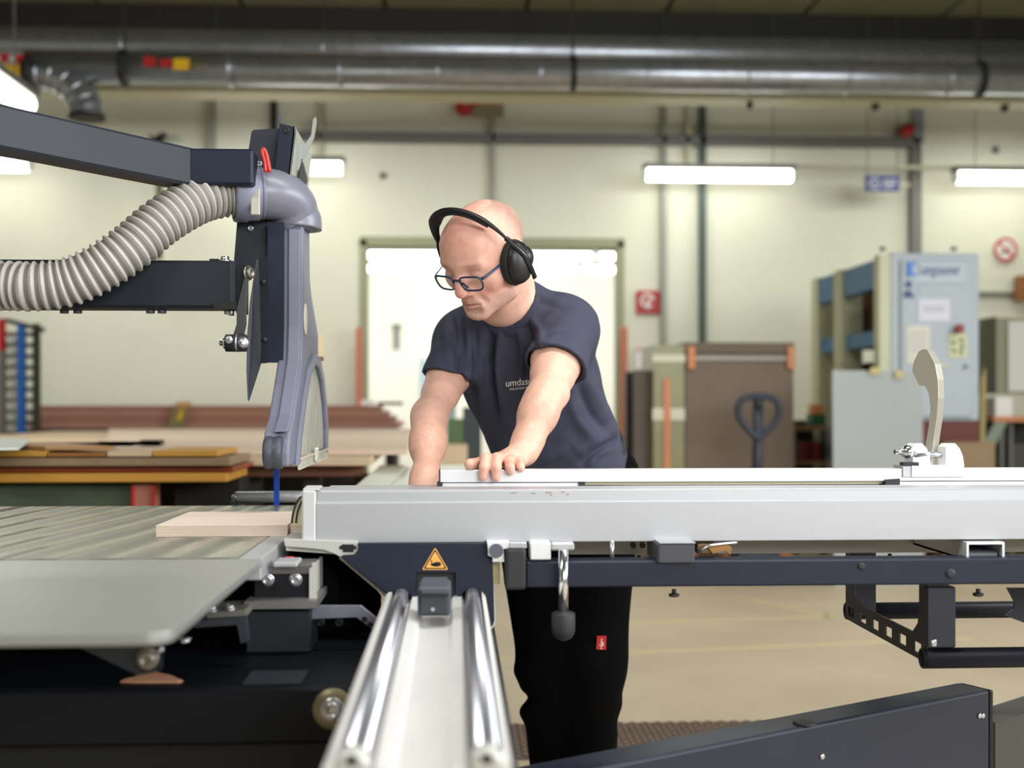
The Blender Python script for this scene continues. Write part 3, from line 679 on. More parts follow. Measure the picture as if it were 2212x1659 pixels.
# slatted rack at the left edge
t = thing('drying_rack', at(50, 945, 8.65), 'dark slatted rack with blue and red posts at the left edge', 'rack')
Y = 8.65
M_rk = mat('rack_dark_green', (44, 50, 34), 0.6)
ORG_rk = t
for x0, x1, y0, m, lab in ((70, 84, 702, M_rk, None), (40, 53, 703, mat('rack_blue', (24, 92, 168), 0.5), 'blue post'), (-4, 10, 735, M_conduit, None)):
    MB().box((X_(x0, Y), Y - 0.03 * (x0 == 40), 0.0), (X_(x1, Y), Y + 0.04, Z_(y0, Y))).build('post', m, t, label=lab)
MB().box((X_(-4, Y), Y - 0.005, Z_(760, Y)), (X_(10, Y), Y + 0.03, Z_(692, Y))).build('post', M_red, t, label='red upper post')
MB().bar(at(14, 692, Y + 0.02), at(95, 713, Y - 0.05), 0.03, 0.03).build('top_rail', M_rk, t)
for k in range(10):
    y = 724 + 23.5 * k
    MB().box((X_(4, Y), Y + 0.041, Z_(y + 4, Y)), (X_(78, Y), Y + 0.1, Z_(y - 4, Y))).build('slat', M_rk, t)
for k in range(9):
    y = 736 + 23.5 * k
    MB().box((X_(6, Y), Y + 0.1, Z_(y + 4, Y)), (X_(60, Y + 0.2), Y + 0.2, Z_(y - 4, Y))).build('tray', M_paper, t)
# machine parts seen between the man's arm and body, beyond the doorway sill
Y = 8.2
o = cuboid(MB(), 966, 1000, 905, 1000, Y, 0.2, 0.0).build('green_post', mat('post_green', (92, 112, 70), 0.6)); tag(o, 'green post seen between the right arm and shirt of the man', 'post')
o = cuboid(MB(), 1000, 1040, 880, 1000, Y + 0.3, 0.2, 0.0).build('dark_cabinet', mat('dark_slate', (62, 68, 70), 0.6)); tag(o, 'dark slate cabinet seen behind the man in the doorway', 'cabinet')
o = cuboid(MB(), 955, 1010, 962, 1000, Y - 0.5, 0.3, 0.0).build('wood_crate', M_pale); tag(o, 'pale wooden crate low in the doorway behind the man', 'crate')
# ================================================================== the panel saw
ZT = 0.88
M_cast = mat('cast_iron', (150, 152, 142), 0.22, metal=0.75, var=0.12, scale=5, stretch=(1, 6, 1), bump=0.03, bscale=90)
nt = M_cast.node_tree; N = nt.nodes; L_ = nt.links
wv = N.new('ShaderNodeTexWave'); wv.bands_direction = 'X'; wv.inputs['Scale'].default_value = 2.6; wv.inputs['Distortion'].default_value = 5.0; wv.inputs['Detail'].default_value = 2.0; wv.inputs['Detail Scale'].default_value = 0.6
tc = N.new('ShaderNodeTexCoord'); mp = N.new('ShaderNodeMapping'); mp.inputs['Rotation'].default_value = (0, 0, math.radians(28)); mp.inputs['Scale'].default_value = (1.6, 0.35, 1)
L_.new(tc.outputs['Object'], mp.inputs[0]); L_.new(mp.outputs[0], wv.inputs['Vector'])
mr_ = N.new('ShaderNodeMapRange'); mr_.inputs[3].default_value = 0.14; mr_.inputs[4].default_value = 0.46
L_.new(wv.outputs['Fac'], mr_.inputs[0]); L_.new(mr_.outputs[0], N['Principled BSDF'].inputs['Roughness'])
bp = N.new('ShaderNodeBump'); bp.inputs['Strength'].default_value = 0.5; bp.inputs['Distance'].default_value = 0.0035
L_.new(wv.outputs['Fac'], bp.inputs['Height']); L_.new(bp.outputs[0], N['Principled BSDF'].inputs['Normal'])
M_ext = mat('extension_grey', (158, 160, 156), 0.38, metal=0.55, bump=0.05, bscale=200)
M_alu = mat('anodised_aluminium', (178, 179, 183), 0.42, metal=0.45, bump=0.015, bscale=400, stretch=(0.05, 1, 1))
M_alu_w = mat('bright_aluminium', (226, 226, 228), 0.38, metal=0.35)
M_aluend = mat('sawn_aluminium', (196, 196, 190), 0.5, metal=0.5)
M_ns = mat('navy_coated_steel', (27, 33, 49), 0.5, spec=0.3, var=0.12, scale=12, bump=0.02, bscale=300)
M_nd = mat('dark_coated_steel', (16, 19, 25), 0.5, spec=0.3, var=0.15, scale=10)
M_anth = mat('anthracite_steel', (44, 47, 56), 0.5, spec=0.35, var=0.14, scale=9, bump=0.02, bscale=250)
M_chr = mat('chrome', (220, 222, 226), 0.18, metal=1.0)
M_zinc = mat('zinc_bolt', (190, 192, 196), 0.3, metal=0.9)
M_gp = mat('grey_plastic', (116, 118, 136), 0.48, bump=0.03, bscale=500)
M_gp2 = mat('dark_grey_plastic', (78, 80, 92), 0.5, bump=0.03, bscale=500)
M_hose = mat('hose_grey', (184, 179, 172), 0.5, var=0.1, scale=20)
M_hose2 = mat('hose_groove', (118, 112, 106), 0.6)
M_ply = mat('plywood_face', (228, 214, 198), 0.6, var=0.5, scale=4, stretch=(0.6, 5, 5), rgb2=(206, 186, 168))
M_plyd = mat('plywood_glue_line', (172, 142, 122), 0.7)
M_rub = mat('rubber', (34, 34, 38), 0.6)
M_rail = mat('rail_aluminium', (230, 229, 227), 0.5, metal=0.3, var=0.10, scale=7, stretch=(3, 0.5, 1))
M_rod = mat('guide_rod', (176, 178, 186), 0.28, metal=0.9)
M_dust = mat('sawdust', (190, 138, 104), 0.9, var=0.2, scale=40, bump=0.3, bscale=200)

def bolt(name, p, r, parent, m=None, ax=(0, -1, 0), washer=True, label=None):
    p = Vector(p); a = Vector(ax).normalized()
    mb = MB()
    if washer: mb.lathe(p, a, [(r * 1.35, 0), (r * 1.35, r * 0.25), (r, r * 0.25)], 20)
    mb.lathe(p + a * r * 0.2, a, [(r, 0), (r, r * 0.6), (r * 0.85, r * 0.8), (r * 0.5, r * 0.8), (r * 0.45, r * 0.35)], 20)
    return mb.build(name, m or M_zinc, parent, label=label)

# ------------------------------------------------------------------ main body: tables, base
XR = X_(612, 2.16)
YA, YB, YC = 1.915, 2.90, 1.30
saw = thing('panel_saw', (-0.9, 2.0, 0), 'sliding panel saw with grey cast table and dark base at the left', 'panel saw')
XL = -1.9
MB().box((XL, YA + 0.002, ZT - 0.045), (XR - 0.0365, YB, ZT)).build('table', M_cast, saw, bev=0.002)
MB().box((XR - 0.036, YA + 0.002, ZT - 0.036), (XR, YB, ZT)).build('edge_strip', M_alu, saw, bev=0.002, label='bright aluminium edge strip')
# extension table with a rounded front corner
r = 0.028
pts = [(XL, YA, ZT), (XL, YC, ZT)]
xe = XR + 0.002
for k in range(7):
    a = -PI / 2 + k / 6 * PI / 2
    pts.append((xe - r + r * math.cos(a), YC + r + r * math.sin(a), ZT))
pts += [(xe, YA, ZT)]
MB().prism([(p[0], p[1], p[2] - 0.014) for p in pts], (0, 0, 0.0135)).build('extension_table', M_ext, saw, bev=0.002, seg=2)
# seam ruler line at the extension
MB().box((XL, YA + 0.006, ZT + 0.0002), (XR - 0.04, YA + 0.010, ZT + 0.0006)).build('seam', M_ext, saw)
# base frame
Yb = 1.75
zb0, zb1 = Z_(1603, Yb), Z_(1478, Yb)
MB().box((XL, Yb, zb0), (X_(775, Yb), Yb + 0.42, zb1), bev=0.006).build('base_beam', mat('base_navy', (10, 14, 22), 0.5, spec=0.2, var=0.25, scale=5, bump=0.02), saw)
MB().box((XL, Yb + 0.05, 0.0), (X_(770, Yb), Yb + 0.9, zb0 - 0.001)).build('base', M_nd, saw)
MB().box((XL, Yb + 0.44, zb0), (X_(742, 2.3), Yb + 0.9, ZT - 0.05)).build('cabinet', mat('inner_black', (7, 8, 9), 0.9, spec=0.1), saw)
# sawdust heap and plate on the beam
heap = [(258, 1476), (272, 1470), (290, 1466), (304, 1459), (322, 1457), (338, 1455), (352, 1459), (368, 1462), (382, 1468), (396, 1474), (384, 1478), (350, 1477.5), (320, 1478), (286, 1477)]
MB().prism([atz(x, min(y, 1477), zb1) for x, y in heap], (0, 0, 0.0035)).build('sawdust', M_dust, saw, kind='stuff', bev=0.0015)
MB().box((X_(522, Yb), Yb + 0.01, zb1 + 0.001), (X_(650, Yb), Yb + 0.09, zb1 + 0.004)).build('beam_plate', M_anth, saw)
pw = at(720, 1530, Yb)
wd = MB().lathe(pw, (0, -1, 0), [(0.030, 0), (0.030, 0.006), (0.012, 0.006)], 32).build('washer', mat('brass_zinc', (132, 122, 98), 0.45, metal=0.6), saw)
bolt('bolt', pw + Vector((0, -0.006, 0)), 0.013, wd, M_zinc)
# gusset under the extension
MB().ppoly([(120, 1375), (345, 1375), (345, 1450), (300, 1460)], 1.62, 0.012).build('gusset', M_anth, saw, bev=0.001)
MB().box(at(305, 1450, 1.60), at(345, 1375, 1.60) + Vector((0, 0.02, 0))).build('bracket', M_nd, saw)
bolt('bolt', at(320, 1422, 1.60), 0.011, saw, mat('worn_bolt', (140, 134, 126), 0.4, metal=0.8))
MB().cyl(at(338, 1412, 1.59), at(350, 1402, 1.58), 0.003, 10).build('pin', M_zinc, saw)
bolt('bolt', at(400, 1378, 1.75), 0.007, saw, M_zinc, ax=(0, 0, -1))
# black blocks under the table edge
blk = MB().box(at(548, 1300, 2.0), at(672, 1226, 2.0) + Vector((0, 0.12, 0)), bev=0.002).build('clamp_block', M_nd, saw)
MB().box(at(548, 1240, 1.995), at(672, 1222, 1.995) + Vector((0, 0.09, 0))).build('clamp_plate', mat('steel_grey', (112, 110, 112), 0.4, metal=0.7), blk)
MB().box(at(590, 1226, 1.97), at(642, 1214, 1.97) + Vector((0, 0.06, 0)), bev=0.002).build('clamp_bar', M_alu, blk)
MB().ppoly([(668, 1228), (674, 1228), (674, 1298), (668, 1298)], 1.985, 0.16).box(at(674, 1300, 1.985), at(684, 1216, 1.985) + Vector((0, 0.006, 0))).build('side_plate', M_aluend, blk)
for px, py in ((578, 1252), (639, 1252)): bolt('bolt', at(px, py, 1.998), 0.0085, blk)
MB().lathe(at(590, 1272, 2.001), (0, -1, 0), [(0.010, 0), (0.010, 0.001)], 16).build('hole', M_black, blk)
MB().box(at(528, 1316, 1.96), at(684, 1298, 1.96) + Vector((0, 0.16, 0))).build('shelf_plate', mat('steel_edge', (120, 117, 116), 0.45, metal=0.5), saw)
MB().box(at(530, 1412, 1.985), at(672, 1317, 1.985) + Vector((0, 0.1, 0)), bev=0.003).build('motor_bracket', mat('bracket_navy', (18, 22, 30), 0.5), saw)
MB().prism([at(600, 1318, 2.0), at(676, 1316, 2.0), at(690, 1308, 2.0), at(780, 1308, 2.0), at(822, 1342, 2.0), at(804, 1360, 2.0), at(770, 1334, 2.0), at(668, 1338, 2.0)], (0, 0.008, 0)).build('bent_bracket', mat('bracket_grey', (120, 122, 134), 0.4, metal=0.4), saw, bev=0.001)
for px, py in ((800, 1349), (787, 1338)): MB().lathe(at(px, py, 1.9995), (0, -1, 0), [(0.005, 0), (0.005, 0.001)], 12).build('slot_hole', M_black, saw)
for px in (692, 732): bolt('bolt', at(px, 1345, 2.01), 0.006, saw, M_nd)
MB().ppoly([(450, 1322), (528, 1318), (530, 1334), (445, 1342)], 1.9, 0.1).build('rib_plate', mat('rib_khaki', (110, 108, 98), 0.5, metal=0.3), saw)
MB().ppoly([(410, 1342), (530, 1334), (536, 1386), (520, 1390), (512, 1350), (420, 1356)], 1.88, 0.02).build('rib', M_anth, saw)
for px, py in ((458, 1318), (496, 1315)): bolt('bolt', at(px, py, 1.9), 0.007, saw, M_zinc, ax=(0, -0.3, 1))
MB().ppoly([(610, 1413), (648, 1413), (648, 1455), (606, 1462)], 2.12, 0.04).build('red_guard', mat('guard_red', (150, 22, 20), 0.4), saw, label='red painted inner guard')
MB().lathe(at(625, 1220, 2.08), (0, 0, 1), [(0.010, 0), (0.013, 0.008), (0.008, 0.014)], 14).build('red_cap', M_red, saw)
for x0, x1 in ((520, 600), (545, 640)):
    MB().sweep(smoothpath([at(x0, 1395, 2.13), at((x0 + x1) / 2, 1430, 2.12), at(x1, 1452, 2.12)], 12), 0.0025, 8).build('cable', M_rub, saw)
for px, py in ((727, 1414), (727, 1450)): bolt('bolt', at(px, py, 2.02), 0.006, saw, M_zinc, ax=(0, 0, 1))
MB().ppoly([(695, 1420), (706, 1406), (728, 1404), (736, 1420)], 2.03, 0.02).build('brass_lug', mat('brass_zinc', (132, 122, 98), 0.45, metal=0.6), saw)
MB().box(at(690, 1436, 2.03), at(745, 1421, 2.03) + Vector((0, 0.05, 0))).build('lug_base', M_nd, saw)
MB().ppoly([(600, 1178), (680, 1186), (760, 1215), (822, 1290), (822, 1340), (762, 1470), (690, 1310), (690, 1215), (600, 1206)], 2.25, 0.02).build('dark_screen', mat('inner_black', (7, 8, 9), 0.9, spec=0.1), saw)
# ------------------------------------------------------------------ sliding table on its rail
zr = Z_(1285, 2.1)
rail = thing('slide_rail', (-0.035, 1.6, 0.0), 'long aluminium slide rail with two guide rods running towards the viewer', 'rail')
xa, xb = X_(868, 2.1), X_(1020, 2.1)
Y0, Y1 = 1.10, 4.6
# channel section extruded along Y
def ysec(sec, y0, y1): return MB().prism([(x, y0, z) for x, z in sec], (0, y1 - y0, 0))
xl_, xr_ = xa - 0.028, xb + 0.029
sec = [(xl_, zr - 0.10), (xl_, zr + 0.004), (xl_ + 0.006, zr + 0.010), (xa - 0.016, zr + 0.010), (xa - 0.014, zr - 0.008), (xa + 0.014, zr - 0.010), (xa + 0.020, zr + 0.002),
       (xa + 0.034, zr + 0.000), (xa + 0.040, zr - 0.010), (xb - 0.040, zr - 0.010), (xb - 0.034, zr), (xb - 0.020, zr + 0.002), (xb - 0.014, zr - 0.010), (xb + 0.014, zr - 0.008), (xb + 0.016, zr + 0.010), (xr_ - 0.012, zr + 0.010), (xr_ - 0.006, zr + 0.004), (xr_ - 0.006, zr - 0.10)]
ysec(sec, Y0, Y1).build('profile', M_rail, rail)
for x in (xa, xb):
    MB().cyl((x, Y0 + 0.02, zr + 0.004), (x, Y1, zr + 0.004), 0.0125, 28).build('guide_rod', M_rod, rail)
    e = MB().lathe((x, Y0 + 0.0, zr + 0.004), (0, -1, 0), [(0.0165, -0.02), (0.0165, 0.002), (0.012, 0.004)], 24).build('rod_end', M_aluend, rail)
    MB().lathe((x, Y0 - 0.0045, zr + 0.012), (0, -1, 0), [(0.005, 0), (0.005, 0.002)], 14).build('screw_hole', M_black, e)
MB().box((xr_ - 0.005, Y0 + 0.02, zr - 0.34), (xr_ + 0.012, Y1, zr - 0.066)).build('side_cover', mat('cover_black', (24, 25, 28), 0.35), rail)
MB().box((xl_ - 0.005, Y0 + 0.05, 0.0), (xr_ - 0.006, 2.6, zr - 0.101)).build('pedestal', M_nd, rail)
# end block between the rods
eb = MB().box(at(905, 1330, 1.85), at(970, 1275, 1.85) + Vector((0, 0.05, 0)), bev=0.004).build('end_block', mat('block_black', (44, 48, 54), 0.45), rail)
a, b = at(902, 1332, 1.86), at(974, 1268, 1.86)
MB().box((a.x, 1.86, a.z), (b.x, 1.945, b.z), bev=0.004).build('block_body', mat('block_grey', (70, 74, 82), 0.4), rail)
for k in range(5): MB().box((a.x + 0.006, 1.868 + 0.015 * k, b.z), (b.x - 0.006, 1.878 + 0.015 * k, b.z + 0.0015 + 0.0006 * k)).build('block_rib', M_gp2, rail)
MB().lathe(at(935, 1316, 1.8495), (0, -1, 0), [(0.003, 0), (0.003, 0.002)], 12).build('block_screw', M_zinc, rail)
MB().box(at(905, 1290, 1.845), at(970, 1284, 1.845) + Vector((0, 0.01, 0))).build('block_ridge', M_black, rail)

car = thing('sliding_table', (0.0, 3.0, ZT - 0.2), 'pale sliding table carriage behind the fence beside the man', 'sliding table')
Yc = 2.09
# top plate running back along the rail with T-slots
xs0, xs1 = XR + 0.012, X_(1045, 2.1) + 0.01
M_slide = mat('slide_top', (214, 220, 208), 0.35, metal=0.3)
ysec([(xs0, ZT - 0.012), (xs0, ZT), (xs0 + 0.10, ZT), (xs0 + 0.10, ZT - 0.008), (xs0 + 0.125, ZT - 0.008), (xs0 + 0.125, ZT), (xs1, ZT), (xs1, ZT - 0.07), (xs0 + 0.2, ZT - 0.07), (xs0 + 0.1, ZT - 0.02)], Yc + 0.02, 4.75).build('top_profile', M_slide, car)
# visible sawn end of the carriage profile with its T-slot
def pp(lst, Y): return [at(x, y, Y) for x, y in lst]
prof = [(612, 1164), (772, 1170), (772, 1190), (766, 1198), (740, 1200), (736, 1204), (722, 1196), (700, 1188), (660, 1184), (616, 1181)]
MB().prism(pp(prof, Yc), (0, 0.4, 0)).build('end_profile', M_aluend, car, bev=0.001)
MB().prism(pp([(738, 1176), (764, 1176), (764, 1179), (769, 1179), (769, 1187), (764, 1187), (764, 1193), (740, 1193), (740, 1187), (733, 1187), (733, 1179), (738, 1179)], Yc - 0.0006), (0, 0.01, 0)).build('slot', M_black, car)
plate = [(773, 1174), (1050, 1174), (1056, 1203), (1064, 1206), (1066, 1268), (1068, 1340), (1064, 1352), (1058, 1356), (1048, 1356), (1041, 1350), (1039, 1300)]
for k in range(9):   # arch over the right rod
    a = k / 8 * PI; plate.append((1017 + 21 * math.cos(a), 1296 - 24 * math.sin(a)))
plate += [(990, 1290), (984, 1284), (984, 1237), (898, 1237), (898, 1290)]
for k in range(9):
    a = k / 8 * PI; plate.append((867 + 21 * math.cos(a), 1296 - 24 * math.sin(a)))
plate += [(838, 1284), (738, 1204), (742, 1200), (766, 1199), (773, 1191)]
MB().prism(pp(plate, Yc - 0.012), (0, 0.010, 0)).build('end_plate', M_ns, car, bev=0.001)
lipp = [(1066, 1262), (1069, 1262), (1071, 1345), (1064, 1358), (1046, 1359), (1040, 1352), (1046, 1357), (1060, 1356), (1066, 1344)]
MB().prism(pp(lipp, Yc - 0.004), (0, 0.3, 0)).build('lip', M_aluend, car)
MB().prism(pp([(736, 1202), (836, 1283), (833, 1289), (832, 1290), (732, 1206)], Yc), (0, 0.5, 0)).build('slant_cover', mat('edge_khaki', (110, 108, 96), 0.5), car)
MB().box(at(1064, 1262, Yc), at(1080, 1212, Yc) + Vector((0, 0.3, 0))).build('brass_insert', mat('insert_khaki', (196, 188, 140), 0.5), car)
# body behind the plate (dark)
MB().box((X_(800, 2.1), Yc + 0.02, zr + 0.019), (X_(1050, 2.1), 3.6, ZT - 0.071)).build('body', M_nd, car)
MB().box(at(899, 1290, Yc + 0.003), at(984, 1238, Yc + 0.003) + Vector((0, 0.01, 0))).build('recess_shade', M_black, car)  # black plate added behind the notch for the shade in it
# warning triangle
Yw = Yc - 0.0125
tr = [(940, 1182), (969, 1231), (911, 1231)]
def rtri(s, k=5):
    cx, cy = 940, 1215
    out = []
    P = [((x - cx) * s + cx, (y - cy) * s + cy) for x, y in tr]
    for i in range(3):
        p, q0, q1 = P[i], P[i - 1], P[(i + 1) % 3]
        rr = 0.10
        A = (p[0] + (q0[0] - p[0]) * rr, p[1] + (q0[1] - p[1]) * rr); B = (p[0] + (q1[0] - p[0]) * rr, p[1] + (q1[1] - p[1]) * rr)
        for j in range(k):
            f = j / (k - 1); out.append(((1 - f) ** 2 * A[0] + 2 * f * (1 - f) * p[0] + f * f * B[0], (1 - f) ** 2 * A[1] + 2 * f * (1 - f) * p[1] + f * f * B[1]))
    return out
M_wy = mat('warning_orange', (232, 168, 80), 0.5)
s0 = MB().prism(pp(rtri(1.0), Yw), (0, 0.0004, 0)).build('warning_sign', M_wy, car)
MB().prism(pp(rtri(0.88), Yw - 0.0004), (0, 0.0004, 0)).build('sign_border', M_black, s0)
MB().prism(pp(rtri(0.74), Yw - 0.0008), (0, 0.0004, 0)).build('sign_field', M_wy, s0)
hand = [(934, 1218), (940, 1214), (950, 1214), (953, 1218), (952, 1222), (944, 1224), (936, 1223), (930, 1221), (930, 1219)]
MB().prism(pp(hand, Yw - 0.0011), (0, 0.0003, 0)).prism(pp([(931, 1209), (933, 1209), (934, 1217), (945, 1221), (944, 1223), (932, 1219)], Yw - 0.0011), (0, 0.0003, 0)).build('hand_symbol', M_black, s0)

# ------------------------------------------------------------------ crosscut fence
fe = thing('crosscut_fence', (0.7, 2.2, ZT), 'long silver crosscut fence in front of the man with a capped left end', 'fence')
FX0, FX1 = X_(683, 2.1), 1.62
def xsec(sec, x0, x1): return MB().prism([(x0, y, z) for y, z in sec], (x1 - x0, 0, 0))
fz = ZT + 0.002
sec = [(2.100, fz), (2.100, 0.951), (2.1015, 0.954), (2.106, 0.954), (2.1065, 0.971), (2.109, 0.975), (2.190, 0.975), (2.192, 0.967), (2.345, 0.967), (2.345, 0.955), (2.2, 0.95), (2.2, fz)]
xsec(sec, FX0, FX1).build('profile', M_alu, fe, bev=0.0008)
MB().box((X_(652, 2.1), 2.098, fz), (FX0 - 0.0005, 2.195, 0.9755), bev=0.003).build('end_cap', mat('cap_grey', (192, 192, 194), 0.5), fe)
MB().prism([(X_(655, 2.1), 2.1, 0.9755), (FX0 + 0.005, 2.1, 0.9755), (FX0 + 0.005, 2.15, 0.978), (X_(656, 2.1), 2.15, 0.978)], (0, 0, 0.0025)).build('cap_tab', M_alu_w, fe)
# upper stop rail behind
Yr = 2.28
z0, z1 = Z_(1042, Yr), Z_(1015, Yr)
MB().box((X_(950, Yr), Yr, z0), (FX1, Yr + 0.045, z1), bev=0.0015).build('stop_rail', M_alu_w, fe)
MB().box((X_(955, Yr), Yr + 0.004, 0.9672), (X_(1252, Yr), Yr + 0.04, z0 - 0.0015)).build('rail_slide', M_alu_w, fe)
MB().box((X_(1940, Yr), Yr + 0.004, 0.9672), (FX1, Yr + 0.04, z0 - 0.0015)).build('rail_slide', M_alu_w, fe)
MB().box((X_(1262, Yr), Yr + 0.012, 0.9705), (X_(1915, Yr), Yr + 0.03, z0 - 0.001)).build('scale_strip', mat('scale_cream', (196, 188, 150), 0.5), fe)
MB().box((X_(948, Yr), Yr - 0.002, z0), (X_(950, Yr), Yr + 0.047, z1)).build('rail_cap', M_black, fe)
for a, b in ((944, 956), (1250, 1264)):
    MB().ppoly([(a, 1042.5), (b, 1042.5), (b, 1056), (b - 3, 1056), (b - 4, 1052), (b - 8, 1052), (a + 2, 1056), (a, 1054)], Yr - 0.001, 0.04).build('rail_clip', M_rub, fe)
MB().ppoly([(1912, 1036), (1944, 1034), (1944, 1052), (1940, 1050), (1934, 1052), (1930, 1050), (1914, 1052)], Yr - 0.004, 0.04).build('stop_clip', M_rub, fe)
# scratches and stains on the fence front (paint flecks)
fk = MB()
for px, py, w_ in ((1152, 1066, 5), (1185, 1064, 7), (1190, 1069, 3), (1216, 1063, 4), (1226, 1068, 3), (1110, 1065, 6)):
    fk.box(at(px - w_, py + 1, 2.1058), at(px + w_, py - 1, 2.1058) + Vector((0, 0.0006, 0)))
fk.build('paint_flecks', mat('fleck_brown', (150, 120, 112), 0.7), fe, kind='stuff')
# flip stop
fs = thing('flip_stop', at(2010, 1030, Yr), 'curved aluminium flip stop standing on the fence rail at the right', 'flip stop')
Yf = Yr - 0.006
MB().box(at(1969, 1031, Yf), at(2083, 1005, Yf) + Vector((0, 0.06, 0)), bev=0.001).build('base', mat('stop_alu', (208, 206, 208), 0.4, metal=0.35), fs)
MB().box(at(1950, 1031, Yf + 0.002), at(1968.5, 1006, Yf + 0.002) + Vector((0, 0.05, 0)), bev=0.001).build('base_side', M_alu, fs)
# hook blade: side face seen on the left, edge on the right
prof = [(1998, 1006), (1999, 960), (2006, 920), (2010, 880), (2006, 850), (1998, 834), (1985, 832), (1978, 818), (1970, 800), (1974, 780), (1984, 760), (1994, 754), (2004, 756), (2020, 786), (2026, 820), (2027, 860), (2024, 900), (2018, 940), (2013, 980), (2012, 1006)]
mb = MB(); dirv = Vector((0.024, -0.014, 0.0))
mb.prism([at(x, y, Yf + 0.030 - (x - 2000) / 1118 * 0.9) for x, y in prof], Vector((0.021, 0.021, 0))).build('hook', mat('hook_alu', (200, 196, 184), 0.34, metal=0.7), fs, bev=0.0006)
for x0 in (1966, 2037):
    arc = [(x0 - 14, 1006)] + [(x0 - 14 + 14 * math.sin(a) * 1.6, 1006 - 48 * math.sin(a) ** 0.9) for a in np.linspace(0.1, PI / 2, 8)]
    cheek = [(x0 - 12, 1006), (x0 - 12, 965), (x0 - 4, 957), (x0 + 8, 957), (x0 + 18, 968), (x0 + 25, 985), (x0 + 28, 1006)]
    MB().prism([at(x, y, Yf + 0.03) for x, y in cheek], (0.012, -0.012, 0)).build('cheek', M_alu_w, fs, bev=0.0006)
MB().cyl(at(1974, 982, Yf + 0.02), at(2050, 982, Yf + 0.03), 0.006, 14).build('pivot', M_zinc, fs)
MB().lathe(at(1958, 976, Yf + 0.02), (-1, -0.2, 0), [(0.012, -0.012), (0.0135, 0.0), (0.011, 0.006), (0.006, 0.008), (0.006, 0.016), (0.0045, 0.018), (0.0045, 0.026)], 22).build('clamp_screw', M_chr, fs)
MB().box(at(1952, 1006, Yf), at(1985, 999, Yf) + Vector((0, 0.02, 0))).build('pad', M_rub, fs)

# ------------------------------------------------------------------ wood being cut
def ply(name, p0, p1, yb_, label):
    """plywood board with separate glue-line veneers"""
    t = thing(name, ((p0.x + p1.x) / 2, (p0.y + yb_) / 2, ZT), label, 'plywood')
    n = 15; hs_ = [0.00115 if k % 2 else 0.00175 for k in range(n)]; sc_ = 0.021 / sum(hs_); hs_ = [q * sc_ for q in hs_]
    for k in range(n):
        ins = 0.0006 if k % 2 else 0.0
        MB().box((p0.x + ins, p0.y + ins, ZT + 0.0006 + sum(hs_[:k])), (p1.x - ins, yb_ - ins, ZT + 0.0006 + sum(hs_[:k + 1]))).build('veneer', M_plyd if k % 2 else M_ply, t)
    return t
p0 = atz(337, 1160, ZT); p1 = atz(619, 1160, ZT)
ply('plywood_board', p0, p1, atz(420, 1106, ZT + 0.021).y, 'plywood board lying on the saw table with striped edge')
q0 = at(624, 1160, p0.y); q1 = Vector((X_(700, 2.19), p0.y, 0))
ply('plywood_offcut', Vector((p1.x + 0.006, p0.y, 0)), Vector((X_(665, 2.19), 0, 0)), p0.y + 0.16, 'small plywood piece in the corner beside the fence end cap')
# curved shoe plates behind the fence end
t = thing('fence_shoe', at(645, 1140, 2.22), 'cream curved shoe plates beside the left end of the fence', 'shoe')
for k, dx in enumerate((0, 9)):
    arc = [(631 + dx, 1130), (634 + dx, 1108), (640 + dx, 1090), (648 + dx, 1076), (656 + dx, 1070), (664 + dx, 1070), (664 + dx, 1140), (640 + dx, 1140)]
    MB().ppoly(arc, 2.24 - 0.012 * k, 0.010).build('shoe_plate', mat('shoe_cream', (214, 206, 172), 0.6), t)
    MB().sweep(smoothpath([at(x - 1, y, 2.239 - 0.012 * k) for x, y in arc[:5]], 20), 0.0016, 6).build('shoe_edge', M_rub, t)
# roller at the far side of the saw table
t = thing('roller', at(575, 1085, 3.02), 'chrome roller beyond the far edge of the saw table', 'roller')
MB().cyl(at(512, 1074, 3.02), at(760, 1072, 3.02), 0.0145, 24).build('tube', mat('roller_steel', (206, 206, 210), 0.35, metal=0.3), t)
MB().lathe(at(512, 1074, 3.02), (-1, 0, 0), [(0.013, 0), (0.013, 0.004), (0.006, 0.005), (0.006, 0.012), (0.003, 0.014)], 16).build('end_bolt', M_zinc, t)
MB().box(at(498, 1092, 3.0), at(512, 1083, 3.0) + Vector((0, 0.06, 0))).build('bearing_bracket', M_anth, t)
MB().box((X_(498, 3.02), 3.0, 0.3), (X_(498, 3.02) + 0.03, 3.06, Z_(1092, 3.0))).build('post', M_nd, t)

# ------------------------------------------------------------------ outrigger frame under the fence
og = thing('outrigger_frame', (1.0, 2.1, 0.4), 'navy outrigger frame hanging below the fence at the right', 'outrigger')
Yo = 2.06
MB().box((X_(1136, Yo), Yo, Z_(1270, Yo)), (1.75, Yo + 0.05, Z_(1213, Yo)), bev=0.003).build('front_beam', M_ns, og)
MB().box((X_(1091, Yo), Yo - 0.012, Z_(1273, Yo)), (X_(1136, Yo), Yo + 0.055, Z_(1183, Yo)), bev=0.006, seg=2).build('beam_cap', M_rub, og)
Y2 = 2.33
MB().box((X_(1230, Y2), Y2, Z_(1199, Y2)), (1.8, Y2 + 0.03, ZT)).build('rear_profile', mat('rear_alu', (150, 148, 146), 0.5, metal=0.4), og, bev=0.001)
for px in (1368, 1388, 2002, 2022):
    MB().lathe(at(px, 1178, Y2 - 0.0005), (0, -1, 0), [(0.006, 0), (0.006, 0.001)], 14).build('hole', M_black, og)
MB().box(at(1100, 1185, Yo - 0.002), at(1138, 1172, Yo - 0.002) + Vector((0, 0.06, 0)), bev=0.001).build('cap_plate', M_alu, og)
MB().box(at(1145, 1210, 2.06), at(1190, 1172, 2.06) + Vector((0, 0.05, 0)), bev=0.002).build('clamp', M_alu_w, og)
